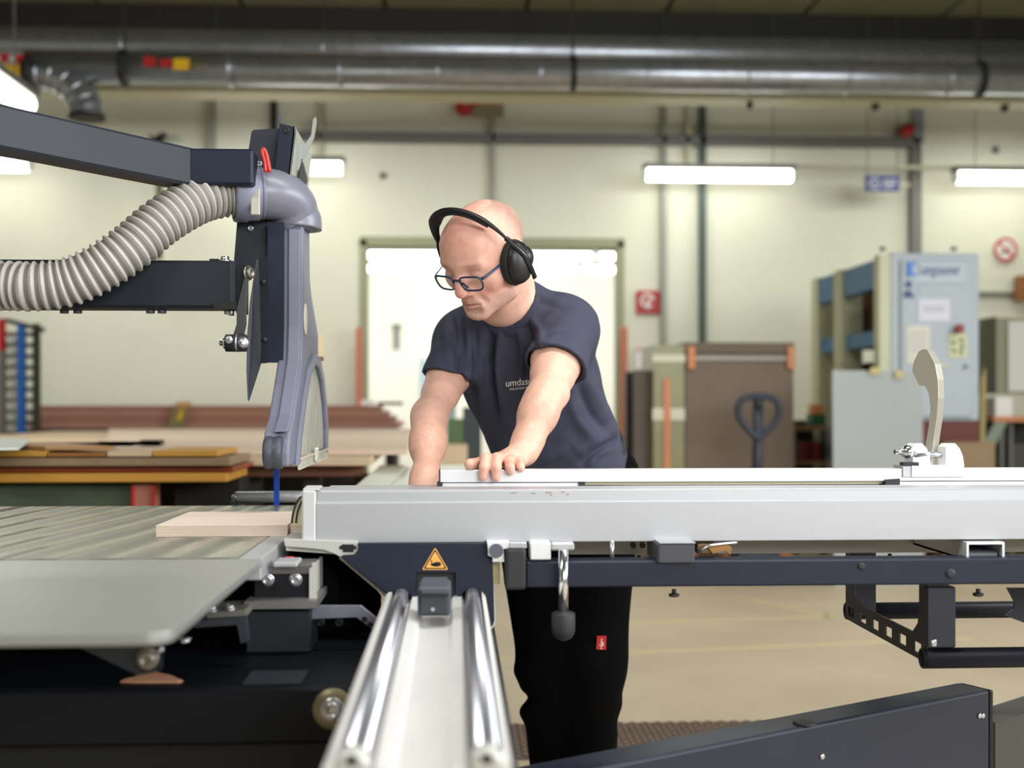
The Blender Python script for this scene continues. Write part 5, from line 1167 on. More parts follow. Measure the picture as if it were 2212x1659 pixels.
# ================================================================== the man
# ---- signed distance field helpers (numpy) and surface nets
class Field:
    def __init__(self, xs, ys, zs):
        self.xs, self.ys, self.zs = [np.asarray(a, np.float32) for a in (xs, ys, zs)]
        self.f = np.full((len(xs), len(ys), len(zs)), 0.5, np.float32)
    def sl(self, lo, hi, m):
        out = []
        for a, l, h in zip((self.xs, self.ys, self.zs), lo, hi):
            i0 = max(0, int(np.searchsorted(a, l - m)) - 1); i1 = min(len(a), int(np.searchsorted(a, h + m)) + 1)
            out.append(slice(i0, max(i1, i0)))
        return tuple(out)
    def pts(self, s):
        return np.stack(np.meshgrid(self.xs[s[0]], self.ys[s[1]], self.zs[s[2]], indexing='ij'), -1)
    def op(self, fn, lo, hi, k, mode='add', m=0.03):
        s = self.sl(lo, hi, m + k)
        if 0 in self.f[s].shape: return
        d = fn(self.pts(s)).astype(np.float32); a = self.f[s]
        if mode == 'add':
            if k > 0:
                h = np.maximum(k - np.abs(a - d), 0) / k; self.f[s] = np.minimum(a, d) - h * h * k * 0.25
            else: self.f[s] = np.minimum(a, d)
        else:
            d = -d
            if k > 0:
                h = np.maximum(k - np.abs(a - d), 0) / k; self.f[s] = np.maximum(a, d) + h * h * k * 0.25
            else: self.f[s] = np.maximum(a, d)
    def cone(self, a, b, ra, rb, k=0.02, mode='add', m=0.03, fr=None):
        a = np.array(a, np.float32); b = np.array(b, np.float32)
        if fr is not None: a, b = fr.w(a), fr.w(b); ra, rb = ra * fr.s, rb * fr.s
        ba = b - a; L2 = float(ba @ ba) + 1e-12
        def fn(p):
            pa = p - a; h = np.clip((pa @ ba) / L2, 0, 1)
            return np.linalg.norm(pa - h[..., None] * ba, axis=-1) - (ra + (rb - ra) * h)
        r = max(ra, rb)
        self.op(fn, np.minimum(a, b) - r, np.maximum(a, b) + r, k, mode, m)
    def ell(self, c, r, R=None, k=0.02, mode='add', m=0.03, fr=None):
        c = np.array(c, np.float32); r = np.array(r, np.float32)
        R = np.eye(3, dtype=np.float32) if R is None else np.array(R, np.float32)   # rows: local axes
        if fr is not None: c = fr.w(c); R = R @ fr.R; r = r * fr.s
        ext = np.sqrt(((R * r[:, None]) ** 2).sum(0))
        def fn(p):
            q = (p - c) @ R.T; q1 = q / r
            k0 = np.linalg.norm(q1, axis=-1); k1 = np.linalg.norm(q1 / r, axis=-1) + 1e-9
            return k0 * (k0 - 1) / k1
        self.op(fn, c - ext, c + ext, k, mode, m)
    def mesh(self):
        f = self.f; X, Y, Z = self.xs, self.ys, self.zs
        neg = f < 0
        nx, ny, nz = f.shape
        c = neg[:-1, :-1, :-1].astype(np.int8)
        cnt = np.zeros((nx - 1, ny - 1, nz - 1), np.int8)
        for i in (0, 1):
            for j in (0, 1):
                for k in (0, 1): cnt += neg[i:nx - 1 + i, j:ny - 1 + j, k:nz - 1 + k]
        act = (cnt > 0) & (cnt < 8)
        I = np.argwhere(act)
        idx = np.full(act.shape, -1, np.int64); idx[act] = np.arange(len(I))
        co = [(0, 0, 0), (1, 0, 0), (0, 1, 0), (1, 1, 0), (0, 0, 1), (1, 0, 1), (0, 1, 1), (1, 1, 1)]
        edges = [(0, 1), (2, 3), (4, 5), (6, 7), (0, 2), (1, 3), (4, 6), (5, 7), (0, 4), (1, 5), (2, 6), (3, 7)]
        V = [f[I[:, 0] + o[0], I[:, 1] + o[1], I[:, 2] + o[2]] for o in co]
        P = [np.stack([X[I[:, 0] + o[0]], Y[I[:, 1] + o[1]], Z[I[:, 2] + o[2]]], -1) for o in co]
        acc = np.zeros((len(I), 3)); n = np.zeros(len(I))
        for a, b in edges:
            va, vb = V[a], V[b]; m = (va < 0) != (vb < 0)
            t = np.where(m, va / np.where(m, va - vb, 1), 0)
            p = P[a] + (P[b] - P[a]) * t[:, None]
            acc += p * m[:, None]; n += m
        verts = acc / n[:, None]
        quads = []
        # x edges
        for ax in range(3):
            o = [slice(None)] * 3
            if ax == 0: A = neg[:-1, 1:-1, 1:-1]; B = neg[1:, 1:-1, 1:-1]
            elif ax == 1: A = neg[1:-1, :-1, 1:-1]; B = neg[1:-1, 1:, 1:-1]
            else: A = neg[1:-1, 1:-1, :-1]; B = neg[1:-1, 1:-1, 1:]
            e = np.argwhere(A != B); s = A[A != B]
            if ax == 0: c4 = [(0, 0, 0), (0, 1, 0), (0, 1, 1), (0, 0, 1)]; base = e + [0, 0, 0]
            elif ax == 1: c4 = [(0, 0, 0), (0, 0, 1), (1, 0, 1), (1, 0, 0)]; base = e
            else: c4 = [(0, 0, 0), (1, 0, 0), (1, 1, 0), (0, 1, 0)]; base = e
            q = np.stack([idx[base[:, 0] + d[0], base[:, 1] + d[1], base[:, 2] + d[2]] for d in c4], -1)
            q[~s] = q[~s][:, ::-1]
            quads.append(q)
        quads = np.concatenate(quads); quads = quads[(quads >= 0).all(1)]
        return verts.astype(np.float64), quads
def axis(lo, hi, step, fine=()):
    """coordinates from lo to hi with finer steps inside the given (a, b, step) spans"""
    out = [lo]
    while out[-1] < hi:
        s = step
        for a, b, st in fine:
            if a <= out[-1] < b: s = min(s, st)
        out.append(out[-1] + s)
    return np.array(out)
def np_mesh(name, V, Q, m, parent, col=None, smooth=True, kind=None):
    org = np.array(ORG[parent.name]); me = bpy.data.meshes.new(name)
    V = V - org
    me.vertices.add(len(V)); me.vertices.foreach_set('co', V.astype(np.float32).ravel())
    me.loops.add(len(Q) * 4); me.polygons.add(len(Q))
    me.loops.foreach_set('vertex_index', Q.astype(np.int32).ravel())
    me.polygons.foreach_set('loop_start', np.arange(0, len(Q) * 4, 4, dtype=np.int32))
    me.polygons.foreach_set('loop_total', np.full(len(Q), 4, np.int32))
    me.update(calc_edges=True); me.validate()
    me.polygons.foreach_set('use_smooth', np.ones(len(me.polygons), bool))
    if col is not None:
        a = me.color_attributes.new('Col', 'FLOAT_COLOR', 'POINT')
        a.data.foreach_set('color', np.concatenate([col, np.ones((len(col), 1))], 1).astype(np.float32).ravel())
    me.materials.append(m)
    o = bpy.data.objects.new(name, me); C.objects.link(o); o.parent = parent; ORG[o.name] = Vector(org)
    return o
def relax(V, Q, n=1, w=0.5, mask=None):
    for _ in range(n):
        S = np.zeros_like(V); c = np.zeros(len(V))
        for i in range(4):
            for j in (1, 3):
                np.add.at(S, Q[:, i], V[Q[:, (i + j) % 4]]); np.add.at(c, Q[:, i], 1)
        N_ = S / np.maximum(c, 1)[:, None]
        d = (N_ - V) * w
        if mask is not None: d *= mask[:, None]
        V = V + d
    return V
def normals(V, Q):
    n = np.cross(V[Q[:, 2]] - V[Q[:, 0]], V[Q[:, 3]] - V[Q[:, 1]])
    out = np.zeros_like(V)
    for i in range(4): np.add.at(out, Q[:, i], n)
    return out / (np.linalg.norm(out, axis=1, keepdims=True) + 1e-12)
def proj(V):
    """picture position of world points (design aid for placing folds)"""
    d = V[:, 0] * SY_ + V[:, 1] * CY_; r = V[:, 0] * CY_ - V[:, 1] * SY_
    return np.stack([CX + F_PX * r / d, HZ - F_PX * (V[:, 2] - CAM_H) / d], -1)
class Frame:
    def __init__(self, o, L, F, U, s=1.0):
        self.o = np.array(o, np.float32); self.R = np.array([L, F, U], np.float32); self.s = s
    def w(self, p): return (self.o + (np.array(p, np.float32) * self.s) @ self.R).astype(np.float32)
    def l(self, V): return ((V - self.o) @ self.R.T) / self.s
    def v(self, p): return Vector([float(q) for q in self.w(p)])
def frame(o, yaw, pitch, roll, s=1.0):
    fh = np.array([-math.sin(yaw), -math.cos(yaw), 0.0]); z = np.array([0, 0, 1.0])
    L = np.array([math.cos(yaw), -math.sin(yaw), 0])
    F = math.cos(pitch) * fh - math.sin(pitch) * z; U = math.sin(pitch) * fh + math.cos(pitch) * z
    L2 = L * math.cos(roll) - U * math.sin(roll); U2 = U * math.cos(roll) + L * math.sin(roll)
    return Frame(o, L2, F, U2, s)
D2R = math.radians
# ---- skeleton
head = frame(at(1051, 553, 2.56), D2R(42), D2R(31), D2R(6), 1.03)
neck_b = np.array(at(1099, 654, 2.69))
shL = np.array(at(1223, 712, 2.71)); shR = np.array(at(1003, 738, 2.84))
elL = np.array(at(1183, 848, 2.49)); wrL = np.array(at(1130, 977, 2.40))
elR = np.array(at(932, 895, 2.63)); wrR = np.array([-0.066, 2.44, 0.935])
hip = np.array(at(1232, 1030, 2.95))
tF = D2R(30)
tl = np.array([math.cos(tF), -math.sin(tF), 0.0])
shc = (shL + shR) / 2
spine = (shc - hip); spine /= np.linalg.norm(spine)
tl = tl - spine * (tl @ spine); tl /= np.linalg.norm(tl)
tf_ = np.cross(spine, tl) * -1.0
if tf_[1] > 0: tf_ = -tf_
TR = np.array([tl, tf_, spine])
hipL, hipR = hip + np.array([0.075, -0.02, -0.03]), hip + np.array([-0.10, 0.03, -0.03])
knL, knR = np.array(at(1278, 1440, 2.86)), np.array(at(1190, 1440, 2.90))
anL, anR = np.array([knL[0] + 0.00, 2.98, 0.10]), np.array([knR[0] + 0.03, 3.02, 0.10])

man = thing('person', (float(hip[0]), float(hip[1]), 0), 'man in navy t-shirt and black trousers leaning over the fence, hand on its rail', 'person')

# ---- body: one continuous surface
lo = np.array([-0.19, 2.20, 0.0]); hi = np.array([0.47, 3.20, 1.62])
hc = head.o
B = Field(axis(-0.17, 0.46, 0.008, [(hc[0] - 0.17, hc[0] + 0.13, 0.0025), (0.0, 0.2, 0.003)]),
          axis(2.22, 3.16, 0.009, [(hc[1] - 0.15, hc[1] + 0.14, 0.0025), (2.24, 2.40, 0.003)]),
          axis(0.0, 1.62, 0.009, [(hc[2] - 0.16, hc[2] + 0.17, 0.0025), (0.96, 1.06, 0.003), (0.88, 0.96, 0.005)]))
# torso, hidden under the clothes
B.ell(shc - spine * 0.12, (0.150, 0.095, 0.17), TR, k=0.03)
B.ell(hip + spine * 0.10, (0.140, 0.100, 0.19), TR, k=0.05)
for a, b, c in ((hipL, knL, anL), (hipR, knR, anR)):
    B.cone(a, b, 0.075, 0.052, 0.03); B.cone(b, c, 0.050, 0.036, 0.02)
    B.cone(c, c + np.array([-0.05, -0.16, -0.06]), 0.036, 0.03, 0.02)
B.cone(shc + (shL - shc) * 0.2, shL, 0.065, 0.060, 0.03); B.cone(shc + (shR - shc) * 0.2, shR, 0.065, 0.060, 0.03)
# arms
def arm(sh, el, wr, side):
    sh, el, wr = map(np.asarray, (sh, el, wr))
    u = (el - sh); f = (wr - el)
    B.cone(sh, sh + u * 0.45, 0.046 if side < 0 else 0.052, 0.046 if side < 0 else 0.054, 0.03)
    B.cone(sh + u * 0.40, el, 0.042 if side < 0 else 0.052, 0.033, 0.03)
    B.cone(sh + u * 0.50 + np.array([0, -0.004, 0.004]), sh + u * 0.74 + np.array([0, -0.004, 0.002]), 0.047 if side > 0 else 0.038, 0.045 if side > 0 else 0.037, 0.03)
    B.cone(el, el + f * 0.35, 0.032, 0.0315 if side < 0 else 0.034, 0.03)
    B.cone(el + f * 0.35, el + f * 0.85, 0.0315 if side < 0 else 0.034, 0.0265, 0.03)
    B.cone(el + f * 0.80, wr, 0.028, 0.027, 0.03)
arm(shL, elL, wrL, 1); arm(shR, elR, wrR, -1)
B.ell(elL + np.array([0.026, 0.004, -0.006]), (0.019, 0.02, 0.022), None, 0.02)     # point of the elbow
B.ell(elR + np.array([-0.022, 0.01, -0.006]), (0.02, 0.02, 0.024), None, 0.03)
for e_, w_ in ((elR, wrR), (elL, wrL)):
    f_ = w_ - e_
    B.cone(e_ + f_ * 0.14 + np.array([-0.007, 0, 0]), e_ + f_ * 0.42 + np.array([-0.004, 0, 0]), 0.030, 0.030, 0.03)
# left hand closing over the rail
P_ = lambda x, y, Y: np.array(at(x, y, Y))
mcp = [P_(1078, 994, 2.336), P_(1094, 991, 2.340), P_(1110, 992, 2.344), P_(1126, 995, 2.348)]
for k, q in enumerate(mcp):
    B.cone(wrL + (q - wrL) * 0.12, q, 0.019, 0.0135, 0.012, m=0.02)
B.cone(wrL, (mcp[1] + mcp[2]) / 2, 0.024, 0.015, 0.015, m=0.02)
fing = [[(1049, 991, 2.286), (1046, 1010, 2.267), (1044, 1030, 2.268)],
        [(1073, 990, 2.286), (1072, 1010, 2.266), (1072, 1031, 2.267)],
        [(1099, 997, 2.292), (1102, 1010, 2.268), (1104, 1018, 2.268)],
        [(1119, 1001, 2.300), (1124, 1006, 2.276), (1126, 1012, 2.270)]]
rad = [(0.0118, 0.0112, 0.0104, 0.0090), (0.0120, 0.0114, 0.0105, 0.0091), (0.0114, 0.0104, 0.0094, 0.0082), (0.0104, 0.0094, 0.0084, 0.0074)]
tips = []
for q, fg, r in zip(mcp, fing, rad):
    pp_ = [q] + [P_(*t) for t in fg]
    for i in range(3):
        B.cone(pp_[i], pp_[i + 1], r[i], r[i + 1], 0.002 if i == 0 else 0.003, m=0.012)
    tips.append(pp_[-1])
th = [wrL + (mcp[0] - wrL) * 0.35 + np.array([-0.012, -0.004, -0.004]), P_(1056, 1000, 2.335), P_(1036, 1002, 2.312), P_(1015, 1003, 2.286)]
for i, (a, b) in enumerate(((0.017, 0.0145), (0.0135, 0.0125), (0.0125, 0.0115))): B.cone(th[i], th[i + 1], a, b, 0.005, m=0.012)
# right hand resting on the sliding table
pc = wrR + np.array([-0.035, -0.012, -0.022])
B.cone(wrR, pc, 0.028, 0.022, 0.015)
rm = [pc + np.array([-0.040, dy, -0.008]) for dy in (-0.036, -0.014, 0.010, 0.032)]
for k, q in enumerate(rm):
    B.cone(pc, q, 0.020, 0.0125, 0.014, m=0.02)
    e1 = q + np.array([-0.034, -0.004 + 0.004 * k, 0.002]); e2 = e1 + np.array([-0.026 + 0.004 * (k == 3), 0, -0.010])
    B.cone(q, e1, 0.0120, 0.0105, 0.004, m=0.012); B.cone(e1, e2, 0.0105, 0.0085, 0.004, m=0.012)
B.cone(pc + np.array([0.0, -0.025, 0]), pc + np.array([-0.03, -0.052, -0.008]), 0.015, 0.012, 0.008, m=0.012)
B.cone(pc + np.array([-0.03, -0.052, -0.008]), pc + np.array([-0.062, -0.056, -0.012]), 0.0115, 0.0098, 0.004, m=0.012)
# neck and head
H = head
B.cone(neck_b, H.w((0, -0.030, -0.03)), 0.057, 0.055, 0.03)
B.cone(neck_b + np.array([-0.03, -0.03, 0.0]), H.w((0, 0.005, -0.075)), 0.050, 0.040, 0.03)
for a, b in ((shL, 0.65), (shR, 0.65)):
    B.cone(neck_b + np.array([0.0, 0.03, 0.02]), neck_b + (a - neck_b) * b, 0.055, 0.045, 0.04)
B.ell((0, -0.006, 0.036), (0.0755, 0.098, 0.079), None, 0.02, fr=H)          # cranium
B.ell((0, 0.040, 0.038), (0.064, 0.056, 0.056), None, 0.03, fr=H)           # forehead
B.ell((0, 0.040, -0.026), (0.059, 0.050, 0.072), None, 0.03, fr=H)          # face
for s in (-1, 1):
    B.ell((s * 0.047, 0.056, -0.022), (0.022, 0.022, 0.020), None, 0.025, fr=H)   # cheekbone
    B.cone((s * 0.060, -0.002, -0.036), (s * 0.050, 0.018, -0.068), 0.016, 0.016, 0.025, fr=H)   # jaw angle
    B.cone((s * 0.050, 0.018, -0.068), (s * 0.014, 0.070, -0.092), 0.016, 0.013, 0.025, fr=H)
    B.cone((s * 0.010, 0.092, 0.022), (s * 0.045, 0.080, 0.022), 0.0085, 0.0075, 0.018, fr=H)  # brow
B.ell((0, 0.077, -0.091), (0.019, 0.015, 0.014), None, 0.025, fr=H)         # chin
B.ell((0, 0.071, -0.061), (0.032, 0.022, 0.028), None, 0.02, fr=H)          # muzzle
for s in (-1, 1):
    B.ell((s * 0.031, 0.102, -0.001), (0.017, 0.014, 0.0125), None, 0.012, 'sub', m=0.012, fr=H)   # socket
    B.ell((s * 0.031, 0.0785, 0.000), (0.0150, 0.0135, 0.0125), None, 0.005, m=0.012, fr=H)           # lids
    B.ell((s * 0.031, 0.0930, -0.0045), (0.0115, 0.008, 0.0014), None, 0.001, 'sub', m=0.01, fr=H)   # slit
    B.cone((s * 0.020, 0.088, -0.0115), (s * 0.041, 0.080, -0.013), 0.004, 0.004, 0.008, m=0.012, fr=H)   # bag below the eye
# nose
B.cone((0, 0.088, 0.016), (0, 0.100, -0.012), 0.0105, 0.0120, 0.012, m=0.015, fr=H)
B.cone((0, 0.100, -0.012), (0, 0.108, -0.031), 0.0120, 0.0132, 0.010, m=0.015, fr=H)
for s in (-1, 1):
    B.ell((s * 0.0145, 0.094, -0.0345), (0.0105, 0.014, 0.0092), None, 0.008, m=0.012, fr=H)
    B.cone((s * 0.007, 0.101, -0.0450), (s * 0.009, 0.094, -0.0435), 0.0034, 0.003, 0.003, 'sub', m=0.01, fr=H)
    B.cone((s * 0.023, 0.094, -0.038), (s * 0.033, 0.080, -0.066), 0.0025, 0.003, 0.012, 'sub', m=0.012, fr=H)
# mouth
B.cone((-0.021, 0.0835, -0.0645), (0, 0.0920, -0.0615), 0.004, 0.0058, 0.005, m=0.01, fr=H); B.cone((0.021, 0.0835, -0.0645), (0, 0.0920, -0.0615), 0.004, 0.0058, 0.005, m=0.01, fr=H)
B.cone((-0.018, 0.0825, -0.0715), (0, 0.0900, -0.0740), 0.004, 0.0068, 0.005, m=0.01, fr=H); B.cone((0.018, 0.0825, -0.0715), (0, 0.0900, -0.0740), 0.004, 0.0068, 0.005, m=0.01, fr=H)
B.cone((-0.023, 0.088, -0.0680), (0, 0.0955, -0.0672), 0.0022, 0.0030, 0.002, 'sub', m=0.01, fr=H); B.cone((0.023, 0.088, -0.0680), (0, 0.0955, -0.0672), 0.0022, 0.0030, 0.002, 'sub', m=0.01, fr=H)
B.cone((-0.016, 0.090, -0.0825), (0.016, 0.090, -0.0825), 0.003, 0.004, 0.014, 'sub', m=0.012, fr=H)
# ears
for s in (-1, 1):
    Re = np.array([[1, 0, 0], [0, 0.96, 0.28], [0, -0.28, 0.96]])
    B.ell((s * 0.078, -0.012, 0.000), (0.009, 0.019, 0.031), Re, 0.008, m=0.012, fr=H)
    B.ell((s * 0.088, -0.010, 0.000), (0.006, 0.010, 0.018), Re, 0.004, 'sub', m=0.01, fr=H)
V, Q = B.mesh()
V = relax(V, Q, 1, 0.45)
# colours: skin, stubble, lips, brows, nails
hl = H.l(V)
rng = np.random.default_rng(3)
base = np.array(lin((222, 176, 156))); col = np.tile(base, (len(V), 1))
inh = np.clip((0.16 - np.linalg.norm(hl - np.array([0, 0, 0.01]), axis=1)) / 0.03, 0, 1)
def mixc(w, rgb):
    global col
    w = np.clip(w, 0, 1)[:, None]; col = col * (1 - w) + np.array(lin(rgb)) * w
mixc(inh * 0.7, (220, 168, 150))
g = lambda c, s: np.exp(-(((hl - np.array(c)) / np.array(s)) ** 2).sum(1))
mixc(0.45 * g((0, 0.07, 0.09), (0.07, 0.07, 0.05)), (222, 150, 132))      # flushed scalp
mixc(0.5 * g((0, 0.115, -0.03), (0.022, 0.02, 0.02)), (214, 130, 114))
for s in (-1, 1): mixc(0.35 * g((s * 0.045, 0.07, -0.035), (0.022, 0.03, 0.022)), (218, 138, 120))
nz_ = rng.random(len(V))
hairw = np.clip((-0.005 - hl[:, 1] + 0.25 * (hl[:, 2] - 0.02)) / 0.05, 0, 1) * inh * (hl[:, 2] < 0.108) * np.clip((hl[:, 2] + 0.07) / 0.03, 0, 1)
mixc(hairw * (0.35 + 0.45 * nz_), (112, 98, 90))
brd = np.clip((-0.040 - hl[:, 2] + 0.10 * (0.03 - np.abs(hl[:, 0]))) / 0.02, 0, 1) * inh * np.clip((hl[:, 1] - 0.0) / 0.03, 0, 1) * np.clip((hl[:, 2] + 0.145) / 0.02, 0, 1)
brd *= 1 - 0.9 * g((0, 0.092, -0.067), (0.024, 0.03, 0.010))
brd *= 1 - 0.8 * g((0.045, 0.06, -0.045), (0.018, 0.03, 0.02)) * 1
brd *= 1 - 0.55 * g((0, 0.09, -0.055), (0.028, 0.04, 0.022))
mixc(brd * (0.20 + 0.5 * nz_), (150, 132, 122))
mixc(0.6 * (g((0, 0.095, -0.0605), (0.019, 0.02, 0.0036)) + g((0, 0.093, -0.074), (0.017, 0.02, 0.005))), (190, 112, 104))
for s in (-1, 1):
    mixc((0.35 + 0.5 * nz_) * g((s * 0.030, 0.092, 0.0225), (0.018, 0.02, 0.0042)), (112, 82, 66))
    mixc(0.5 * g((s * 0.031, 0.09, -0.012), (0.014, 0.02, 0.005)), (186, 124, 112))
mixc(0.85 * g((0, 0.09, -0.0672), (0.022, 0.03, 0.0016)), (96, 50, 46))
for s in (-1, 1): mixc(0.8 * g((s * 0.031, 0.09, -0.0055), (0.0135, 0.02, 0.0018)), (92, 60, 52))
for tp_ in tips[:3]:
    d = np.linalg.norm((V - (tp_ + np.array([0, -0.010, 0.003]))) / np.array([0.0065, 0.006, 0.0085]), axis=1)
    mixc(np.clip(1.2 - d, 0, 0.8), (226, 178, 166))
# arms: hair and flush
for el_, wr_ in ((elL, wrL), (elR, wrR)):
    t_ = np.clip(((V - el_) @ (wr_ - el_)) / ((wr_ - el_) @ (wr_ - el_)), 0, 1)
    dd_ = np.linalg.norm(V - (el_ + t_[:, None] * (wr_ - el_)), axis=1)
    mixc((dd_ < 0.075) * np.clip(np.sin(t_ * PI), 0, 1) * (0.10 + 0.22 * nz_), (164, 108, 82))
hw = np.clip(1 - np.linalg.norm(V - P_(1075, 1005, 2.29), axis=1) / 0.09, 0, 1)
mixc(hw * 0.5, (220, 152, 134))
ms = bpy.data.materials.new('skin'); ms.use_nodes = True
nt = ms.node_tree; N = nt.nodes; L_ = nt.links; b_ = N['Principled BSDF']
at_ = N.new('ShaderNodeVertexColor'); at_.layer_name = 'Col'
tc = N.new('ShaderNodeTexCoord'); nz = N.new('ShaderNodeTexNoise'); nz.inputs['Scale'].default_value = 55; nz.inputs['Detail'].default_value = 5
mr_ = N.new('ShaderNodeMapRange'); mr_.inputs[3].default_value = 0.78; mr_.inputs[4].default_value = 1.20
mu = N.new('ShaderNodeVectorMath'); mu.operation = 'SCALE'
L_.new(tc.outputs['Object'], nz.inputs['Vector']); L_.new(nz.outputs['Fac'], mr_.inputs[0]); L_.new(at_.outputs['Color'], mu.inputs[0]); L_.new(mr_.outputs[0], mu.inputs['Scale'])
L_.new(mu.outputs[0], b_.inputs['Base Color'])
b_.inputs['Roughness'].default_value = 0.46; b_.inputs['Specular IOR Level'].default_value = 0.45
b_.inputs['Subsurface Weight'].default_value = 0.12; b_.inputs['Subsurface Radius'].default_value = (0.012, 0.005, 0.003); b_.inputs['Subsurface Scale'].default_value = 0.6
n2 = N.new('ShaderNodeTexNoise'); n2.inputs['Scale'].default_value = 350; n2.inputs['Detail'].default_value = 3
bp = N.new('ShaderNodeBump'); bp.inputs['Strength'].default_value = 0.12; bp.inputs['Distance'].default_value = 0.002
L_.new(tc.outputs['Object'], n2.inputs['Vector']); L_.new(n2.outputs['Fac'], bp.inputs['Height']); L_.new(bp.outputs[0], b_.inputs['Normal'])
body = np_mesh('body', V, Q, ms, man, col)
# eyes: small spheres behind the lids
for s in (-1, 1):
    e = MB().sphere(H.v((s * 0.031, 0.0792, -0.002)), 0.0118, seg=16).build('eye', mat('eye_white', (190, 176, 168), 0.25), man)
    MB().sphere(H.v((s * 0.031, 0.0840, -0.0078)), 0.0062, seg=12).build('iris', mat('iris_dark', (52, 44, 40), 0.2), e)

# ---- t-shirt
M_shirt = mat('shirt_navy', (68, 69, 86), 0.9, var=0.10, scale=30, bump=0.25, bscale=900, spec=0.2)
S = Field(axis(-0.14, 0.46, 0.0038), axis(2.42, 3.10, 0.0045), axis(0.93, 1.47, 0.0038))
S.ell(shc - spine * 0.115 + tf_ * 0.005, (0.178, 0.118, 0.165), TR, k=0.03, m=0.05)
S.ell(hip + spine * 0.135 + tf_ * 0.01, (0.165, 0.132, 0.19), TR, k=0.06, m=0.05)
S.ell(hip + spine * 0.04 + tf_ * 0.012, (0.166, 0.128, 0.11), TR, k=0.04, m=0.05)
for a in (shL, shR):
    S.cone(shc + np.array([0, 0.01, 0.02]), a + np.array([0, 0, -0.002]), 0.078, 0.070, 0.04)
    S.cone(neck_b + np.array([0.004, 0.03, 0.0]), neck_b + (a - neck_b) * 0.75 + np.array([0, 0.0, 0.002]), 0.062, 0.056, 0.05)
def sleeve(sh, el, frac, r0, r1, tilt):
    u = (el - sh); Lu = np.linalg.norm(u); u = u / Lu
    end = sh + u * (Lu * frac)
    S.cone(sh, end + u * 0.12, r0, r1, 0.04, m=0.05)
    return u, end
uL, eL = sleeve(shL, elL, 0.60, 0.068, 0.072, 0)
uR, eR = sleeve(shR, elR, 0.52, 0.065, 0.060, 0)
# cut the hems and hollow the sleeves
def cut_hem(c, n, ax, R):
    n = n / np.linalg.norm(n)
    def fn(p):
        q = p - c; t = q @ ax
        return np.maximum(-(q @ n), np.linalg.norm(q - t[..., None] * ax, axis=-1) - R)
    S.op(fn, c - 0.2, c + 0.2, 0.0, 'sub', m=0.01)
cut_hem(eL, uL + np.array([-0.14, 0.12, -0.42]), uL, 0.095)
cut_hem(eR, np.array([-0.20, -0.22, -0.95]), uR, 0.072)
S.cone(eL - uL * 0.07, eL + uL * 0.12, 0.056, 0.066, 0.0, 'sub', m=0.01)
S.cone(eR - uR * 0.05, eR + uR * 0.12, 0.051, 0.0525, 0.0, 'sub', m=0.01)
# neck opening
nd = H.w((0, -0.02, -0.04)) - neck_b; nd = nd / np.linalg.norm(nd)
f_before = S.f.copy()
S.cone(neck_b + nd * 0.0, neck_b + nd * 0.13, 0.063, 0.076, 0.008, 'sub', m=0.02)
Vs, Qs = S.mesh()
Vs = relax(Vs, Qs, 2, 0.5)
nrm_ = normals(Vs, Qs); px = proj(Vs)
vis = np.clip(-nrm_[:, 1] * 2.0 + 0.3, 0, 1)
disp = np.zeros(len(Vs))
def fold(pts, amp, w):
    """ridge (amp>0) or crease (amp<0) along a line on the shirt"""
    global disp
    P = smoothpath([(x, y, 0) for x, y in pts], 24); P = np.array([(p.x, p.y) for p in P])
    best = np.full(len(Vs), 1e9); tt = np.zeros(len(Vs))
    for i in range(len(P) - 1):
        a, b = P[i], P[i + 1]; ab = b - a
        h = np.clip(((px - a) @ ab) / (ab @ ab), 0, 1); d = np.linalg.norm(px - a - h[:, None] * ab, axis=1)
        m = d < best; best[m] = d[m]; tt[m] = (i + h[m]) / (len(P) - 1)
    disp += 1.5 * amp * np.exp(-(best / w) ** 2) * np.sin(np.clip(tt, 0.02, 0.98) * PI) ** 0.5
